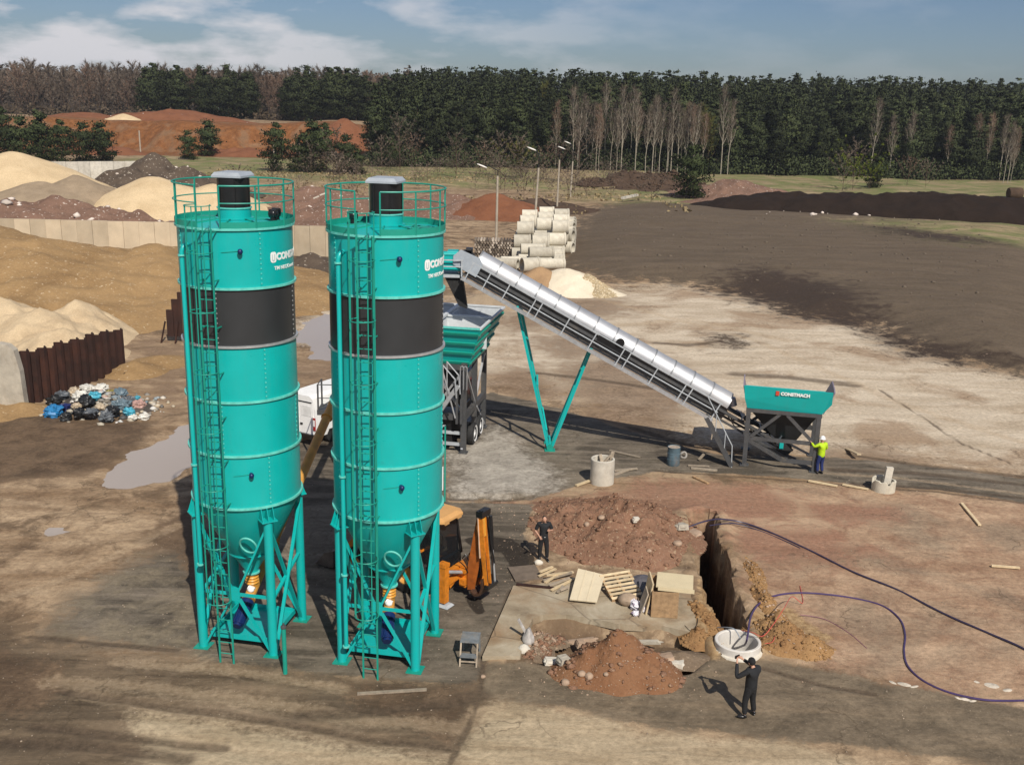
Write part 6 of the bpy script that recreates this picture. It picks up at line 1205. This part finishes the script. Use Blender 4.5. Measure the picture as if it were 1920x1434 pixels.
# ------------------------------------------------------------ trees
def quads(C,size,r,flat=0.0):
    n=len(C); a=r.normal(size=(n,3)); a/=np.linalg.norm(a,axis=1)[:,None]; b=r.normal(size=(n,3)); b[:,2]*=1-flat; b-=a*(a*b).sum(1)[:,None]; b/=np.linalg.norm(b,axis=1)[:,None]
    s=(size*r.uniform(.6,1.3,n))[:,None]; a=a*s; b=b*s*.7
    V=np.stack([C-a-b,C+a-b*.6,C+a*.8+b,C-a*.7+b*.8],1).reshape(-1,3); return V
def orient(V,Nrm):
    Q=V.reshape(-1,4,3); g=np.cross(Q[:,1]-Q[:,0],Q[:,2]-Q[:,0]); k=(g*Nrm).sum(1)<0; Q[k]=Q[k][:,::-1]; return Q.reshape(-1,3),np.repeat(Nrm/np.linalg.norm(Nrm,axis=1)[:,None],4,0)
def pinecrown(h,rad,base,n,size,seed,clumps=26,cone=.5,fl=1):
    r=np.random.default_rng(seed); t=r.random(clumps)**.85; z=h*(base+(1-base)*t); R_=rad*np.where(t<.25,.55+1.8*t,1)*(1-cone*t**1.3)*(1-.75*np.clip((t-.8)/.2,0,1)); a=r.uniform(0,2*PI,clumps); q=R_*r.uniform(.25,1.05,clumps)
    cc=np.stack([q*np.cos(a),q*np.sin(a),z],1); cc[-1]=(0,0,h*.985); k=r.integers(0,clumps,n); clumps_=clumps; sp=rad*np.array([.25,.25,.10])*np.where(t[k]>.82,.32,1)[:,None]
    C=cc[k]+r.normal(size=(n,3))*sp; ax_=C.copy(); ax_[:,2]=0; Nn=(C-cc[k])/(rad*.28)*.55+ax_/rad*1.25+np.array([0,0,1.])*(2.0*(C[:,2:]/h-.52))+r.normal(size=(n,3))*.2; return orient(quads(C,np.full(n,size),r,.3),Nn)
def crownobj(name,V,mat,par):
    Nn=None
    if isinstance(V,tuple): V,Nn=V
    o=npmesh(name,V,np.arange(len(V)).reshape(-1,4),mat,par,Nn is not None)
    if Nn is not None: o.data.normals_split_custom_set_from_vertices(Nn.astype(np.float32))
    return o
def pine(label,group,h,rad,base,n,size,seed,mat=PINE,clumps=26,cone=.5,name='pine_tree'):
    t=thing(name,label,'tree',(0,0,0),0,group); MB().tube([(0,0,-.4),(.1,.05,h*.5),(0,0,h*.93)],[.17*h/16,.12*h/16,.03],7).build('trunk',BARK,t)
    crownobj('crown',pinecrown(h,rad,base,n,size,seed,clumps,cone),mat,t); return t
def bare(label,group,h,spread,seed,tw,bk,nt_=420,tw_w=.07,name='birch_tree',up_=.75,crown0=.35):
    t=thing(name,label,'tree',(0,0,0),0,group); r=random.Random(seed); mb=MB(); lean=r.uniform(-.06,.06)*h; ax_=lambda f_: Vector((lean*f_*f_,r.uniform(-.01,.01)*h,h*f_))
    mb.tube([(0,0,-.4)]+[ax_(f_) for f_ in (.25,.5,.75,1.0)],[.0065*h,.0058*h,.0048*h,.0032*h,.0012*h],6); tips=[]
    for i in range(16):
        f_=crown0+(.95-crown0)*i/15; p=Vector((lean*f_*f_,0,h*f_)); a=i*2.4+r.random(); ln=spread*(1.15-f_)*r.uniform(.8,1.4); d=Vector((math.cos(a)*(1-up_),math.sin(a)*(1-up_),up_)).normalized(); q=p+d*ln*1.5; mb.tube([p,p.lerp(q,.5)+Vector((math.cos(a),math.sin(a),0))*ln*.12,q],[.0035*h,.0025*h,.001*h],4); tips+=[(p.lerp(q,k/5),d) for k in range(1,6)]
    mb.build('trunk',bk,t); rn=np.random.default_rng(seed+5); V=[]
    for i in range(nt_):
        p,d=tips[rn.integers(0,len(tips))]; e=Vector(rn.normal(size=3))*.55+d; e.normalize(); l=h*.075*rn.uniform(.5,1.3); s=Vector(rn.normal(size=3)); s=(s-e*s.dot(e)).normalized()*tw_w*.5; q=p+e*l; V+=[p-s,p+s,q+s*.3,q-s*.3]
    crownobj('crown',np.array([tuple(v) for v in V]),tw,t); return t
def gz(x,y): return float(ground_z([x],[y])[0])
used=set()
def put(proto,x,y,label=None,sc=None,dz=0):
    if id(proto) not in used and not used.add(id(proto)):
        proto.location=(x,y,gz(x,y)+dz); proto.rotation_euler=(0,0,random.uniform(0,6))
        if sc: proto.scale=(sc,sc,sc)
        if label: proto['label']=label
        return proto
    return copy_tree(proto,(x,y,gz(x,y)+dz),random.uniform(0,6),label,sc)
PL='dark green pine in the dense forest edge behind the yard'; PG='pines along the front of the forest'
PV=[pine(PL,PG,h,rd,b,int(n*1.9),.21,sd_,PINE,cl,cn) for h,rd,b,n,sd_,cl,cn in ((14.5,3.2,.06,2900,1,70,.5),(13,3.4,.03,3000,2,76,.55),(15.5,3.0,.10,2700,3,64,.5),(12.5,3.2,.02,3000,4,74,.7),(15.0,2.9,.04,2800,5,70,.85))]
cnt=0; spots=[]
for rowi,(yo,st) in enumerate(((264,3.6),(270,3.9),(277,4.2),(285,4.4),(293,4.6),(302,4.8))):
    x=-36.0
    while x<168:
        xx=x+random.uniform(-1.2,1.2); yy=yo+random.uniform(-3.5,3.5); x+=st
        pxm=960+xx/yy*1923
        if rowi==0 and 1080<pxm<1345: continue
        if rowi==0 and pxm<960: yy+=8
        spots.append((xx,yy,rowi))
random.shuffle(spots)
for xx,yy,ri in spots[:272]: put(random.choice(PV),xx,yy,None,random.choice((.55,.7,.8,.9,.95,1.0,1.05,1.15))*random.uniform(.93,1.07)+.025*ri)
# birches in front of the forest edge
BL='thin pale birch with brownish bare crown in front of the dark pines'; BGp='bare birches at the forest edge'
BV=[bare(BL,BGp,h,sp,sd_,tw,BIRCH,700,.055) for h,sp,sd_,tw in ((19,3.6,1,TWIG),(17,3.2,2,TWIG),(20.5,3.8,3,TWIG),(16,3.0,4,TWIGR))]
bx=[(1345,308),(1330,308),(1300,308),(1288,308),(1076,308),(1096,308),(1104,312),(1125,300),(1128,305),(1147,312),(1152,308),(1168,315),(1176,312),(1193,318),(1204,318),(1216,318),(1222,314),(1236,320),(1243,318),(1258,318),(1265,320),(1275,318),(1236,312),(1182,308),(1208,308),(1110,300),(1085,305),(1250,312),(1060,308),(1036,308),(1140,302)]
for px,py in bx:
    for q in range(1):
        y=random.uniform(250,261); x=(px+random.uniform(-7,7)-960)/1923*y; put(random.choice(BV),x,y,None,random.uniform(.78,1.0))
for px,py,lab in ((1281,322,'birch with a reddish crown at the right end of the birch grove'),): x,y,_=G(px,py); put(BV[3],x,y,lab,1.0)
for px in (1605,1640,1668,1795,1818,1838,1858,1905,1740): 
    x=(px-960)/1923*262; put(random.choice(BV),x,261+random.uniform(-2,2),'pale bare birch standing out against the dark pines at right',random.uniform(.75,.95))
for px,py,s,lab in ((1878,341,.8,'leaning white birch at the right edge of the meadow'),(1870,341,.75,'birch leaning left beside the other one at the right edge'),(1884,341,.5,'small young birch at the right edge of the meadow')): x,y,_=G(px,py); put(BV[1],x,y-3,lab,s)
GV=[bare('greening tree with yellow green buds among the birches','greening trees',h,sp,sd_,BUDS,BARK,620,.12,'budding_tree',.7,.2) for h,sp,sd_ in ((15,4.6,11),(17,4.0,12))]
for px,py,k,s in ((1310,322,0,1.0),(1325,324,0,.9),(1018,300,1,.95),(1028,304,0,.8)): x,y,_=G(px,py); put(GV[k],x,y,None,s)
GV[0]['label']='greening tree with yellow green buds among the birches'
# bare brown trees on the plateau behind the red bank
DL='brown leafless tree in the far woods above the red bank'; DG='leafless trees above the red bank'
DV=[bare(DL,DG,h,sp,sd_,tw,BARK,900,.13,'bare_tree',.6,.18) for h,sp,sd_,tw in ((16,5.5,21,TWIG),(17,5,22,TWIG),(15,6,23,TWIGR),(16.5,5.2,24,TWIG))]
for yo,st in ((384,4.0),(396,4.2),(410,5.0)):
    x=-215.0
    while x<-50: 
        put(random.choice(DV),x+random.uniform(-1.5,1.5),yo+random.uniform(-5,5),None,random.uniform(.85,1.1)); x+=st
FL='dark pine in the far clumps above the red bank'; FG='pines above the red bank'
for px0,px1,yo in ((268,335,374),(365,462,370),(530,690,368)):
    px=px0
    while px<px1:
        for q in range(2):
            x=(px-960)/1923*(yo+8*q)*.97; o=put(random.choice(PV),x+random.uniform(-1,1),yo+8*q+random.uniform(-2,2),None,random.uniform(1.0,1.3)); o['label']=FL; o['group']=FG
        px+=16
for o in PV: o['label']=PL; o['group']=PG
# far forest masses as one stuff object each
def mass(name,n,xr,yf,yt,kind,size,nq,mat,seed,hr):
    r=np.random.default_rng(seed); out=[]; on=[]
    xs_=r.uniform(0,1,n); ys_=yf+(yt-yf)*r.random(n)**1.3
    for i in range(n):
        y=ys_[i]; x=(xr[0]+(xr[1]-xr[0])*xs_[i])*y; h=r.uniform(*hr); z=gz(x,y)
        V=pinecrown(h,h*.21 if kind=='p' else h*.2,.25 if kind=='p' else .12,nq,size,int(r.integers(1e9)),30,.65 if kind=='p' else .35)
        V,q_=V; out.append(V+np.array([x,y,z])); on.append(q_)
    V=np.concatenate(out); o=crownobj(name,(V,np.concatenate(on)),mat,None); o['kind']='stuff'; return o
mass('far_pine_forest',1150,(-.13,.60),300,440,'p',.30,520,PINE,3,(11.5,15.5))
mass('far_leafless_forest',800,(-.66,-.10),412,640,'d',.30,330,TWIG,4,(13,18))
# understory and bushes
UND=leafmat('undergrowth',(.05,.037,.024),(.11,.08,.05),.2)
pp=[]
for i in range(160):
    x=rng.uniform(-34,166); y=258+rng.uniform(-2,5); c_=np.stack([rng.normal(0,1.2,26),rng.normal(0,1,26),np.abs(rng.normal(0,1.1,26))],1)+np.array([x,y,gz(x,y)]); pp.append(quads(c_,np.full(26,.45),rng))
for i in range(150):
    x=rng.uniform(-215,-40); y=372+rng.uniform(-3,3); c_=np.stack([rng.normal(0,1.5,26),rng.normal(0,1,26),np.abs(rng.normal(0,1.6,26))],1)+np.array([x,y,gz(x,y)]); pp.append(quads(c_,np.full(26,.5),rng))
V=np.concatenate(pp[160:]); o=npmesh('undergrowth',V,np.arange(len(V)).reshape(-1,4),UND); o['kind']='stuff'
pq=[];pn=[]
for i in range(620):
    x=rng.uniform(-36,168); y=259+rng.uniform(-2,7); h=rng.uniform(1.2,5.0); c0=np.array([x,y,gz(x,y)]); c_=np.stack([rng.normal(0,1.3,90),rng.normal(0,1.0,90),h*rng.random(90)**.8],1)
    V,Nn=orient(quads(c_+c0,np.full(90,.24),rng,.3),c_*np.array([.8,.8,.35])+np.array([0,-.3,.3])+rng.normal(0,.3,(90,3))); pq.append(V); pn.append(Nn)
o=crownobj('undergrowth',(np.concatenate(pq),np.concatenate(pn)),PINE,None); o['kind']='stuff'
YL='young pine standing in front of the far red bank'
YP=[pine('x','young pines in front of the red bank',h,rd,.04,5200,.18,sd_,PINEM,44,cn,'young_pine') for h,rd,sd_,cn in ((9.5,3.3,31,.6),(8.5,3.0,32,.5),(10.5,3.5,33,.75))]
ys_=[(354,297,.75,'small round young pine, left of the pair behind the left silo top'),(392,293,1.05,'larger young pine, right of the pair behind the left silo top'),(520,318,1.0,'young pine at the left of the clump behind the silo tops'),(560,320,.75,'short young pine in the middle of the clump behind the silos'),(588,320,1.25,'tallest young pine of the clump behind the silos'),(612,322,1.0,'young pine right beside the tallest one of the clump'),(650,326,.85,'low young pine at the right end of the clump behind the silos'),(672,327,.6,'smallest pine at the right end of the clump'),
 (10,305,1.15,'young pine at the far left edge behind the yellow sand'),(45,312,1.1,'second young pine from the left edge'),(80,305,1.25,'tall young pine above the yellow sand cone'),(118,312,.95,'young pine right of the tall one above the yellow sand'),(160,305,.95,'young pine left of the grey panel wall'),(192,303,1.05,'young pine at the right end of the row by the panel wall'),(735,312,.7,'small pine left of the bare trees behind the right silo'),(1295,372,.95,'dark bushy pine between the brush heaps'),(1642,352,.75,'round dark green bush on the far side of the topsoil bank')]
for i,(px,py,s,lab) in enumerate(ys_): x,y,_=G(px,py); put(YP[i%3],x,y,lab,s)
SB=[bare('x','leafless shrubs behind the yard',h,sp,sd_,tw,BARK,420,.10,'bare_shrub',.55,.08) for h,sp,sd_,tw in ((8,4,41,TWIG),(10,4,42,TWIG),(6,4,43,TWIGR))]
SP=[(585,322,.8,'leafless pale shrub left of the clump pines'),(632,325,.95,'bare pale shrub tree in front of the clump pines'),(612,323,.7,'second bare shrub in front of the clump pines'),(716,318,.9,'leafless tree left of the right silo filter'),(750,320,1.2,'tall leafless tree behind the right silo filter'),(772,316,1.2,'slender leafless tree right behind the right silo top'),(762,300,1.1,'leafless tree further back behind the right silo'),(855,338,.9,'single pale birch like sapling right of the right silo top'),(905,330,1.0,'bare sapling above the nearest lamp head'),(935,330,1.1,'thin bare tree right behind the nearest lamp post'),(975,335,.9,'bushy leafless shrub left of the second lamp post'),(1025,338,1.1,'dark leafless shrub behind the second lamp post'),(1050,340,1.1,'dark leafless shrub behind the third lamp post'),(1085,345,1.2,'tall bare tree right of the farthest lamp post'),(1100,372,.5,'low spiky shrub on the meadow edge'),(1145,374,.55,'low bare shrub left of the white beam'),(1580,356,.8,'green tinged shrub behind the topsoil bank'),(1700,352,.9,'reddish leafless shrub behind the topsoil bank'),(1735,352,.7,'pale shrub right of the reddish one'),(1600,340,.9,'shrub at the forest foot behind the lime bush')]
for i,(px,py,s,lab) in enumerate(SP): x,y,_=G(px,py); put(SB[i%3 if i!=17 else 2],x,y,lab,s)
lb=bare('lime green leafing bush on the meadow behind the topsoil bank',None,4.5,6.5,51,LIME,BARK,1500,.30,'leafing_bush',.5,.05); x,y,_=G(1598,356); put(lb,x,y,None,1.1)
lb2=copy_tree(lb,(x+4.5,y+3,gz(x,y)),1,'second lime green bush right of the first, in front of the forest',.8)
lb3=bare('olive green round bush left of the lamp posts',None,7,5,52,BUDS,BARK,800,.22,'leafing_bush',.5,.05); x,y,_=G(968,334); put(lb3,x,y,None,1.0)
ML='low leafless shrub scattered over the dry meadow behind the yard'; MP=[bare(ML,'shrubs on the dry meadow',h,sp,sd_,TWIG,BARK,380,.09,'bare_shrub',.45,.04) for h,sp,sd_ in ((3.2,2.6,61),(4.4,2.8,62),(2.4,2.4,63))]
for i in range(64):
    x=random.uniform(-48,24); y=random.uniform(168,235); put(MP[i%3],x,y,None,random.uniform(.7,1.3))
# dry grass on the meadow edge
x=rng.uniform(-66,26,5200); y=150+rng.random(5200)*80; k=fbm(x*.06,y*.06,3,77)>.45; x=x[k]; y=y[k]; n=len(x); C=np.stack([x,y,ground_z(x,y)+.25],1)
V=quads(C,np.full(n,.2),rng); o=npmesh('dry_grass',V,np.arange(len(V)).reshape(-1,4),DRY); o['kind']='stuff'

hz=NT('haze_air'); hz.t.nodes.remove(hz.b); vo=hz.n('ShaderNodeVolumePrincipled'); vo.inputs['Color'].default_value=(.78,.84,.92,1); vo.inputs['Density'].default_value=.00013; vo.inputs['Anisotropy'].default_value=.1
hz.link(vo.outputs[0],[n for n in hz.t.nodes if n.type=='OUTPUT_MATERIAL'][0].inputs['Volume'])
tag(MB().box((0,1280,22.5),(3060,2760,54)).build('haze',hz.m,None,False),kind='stuff')
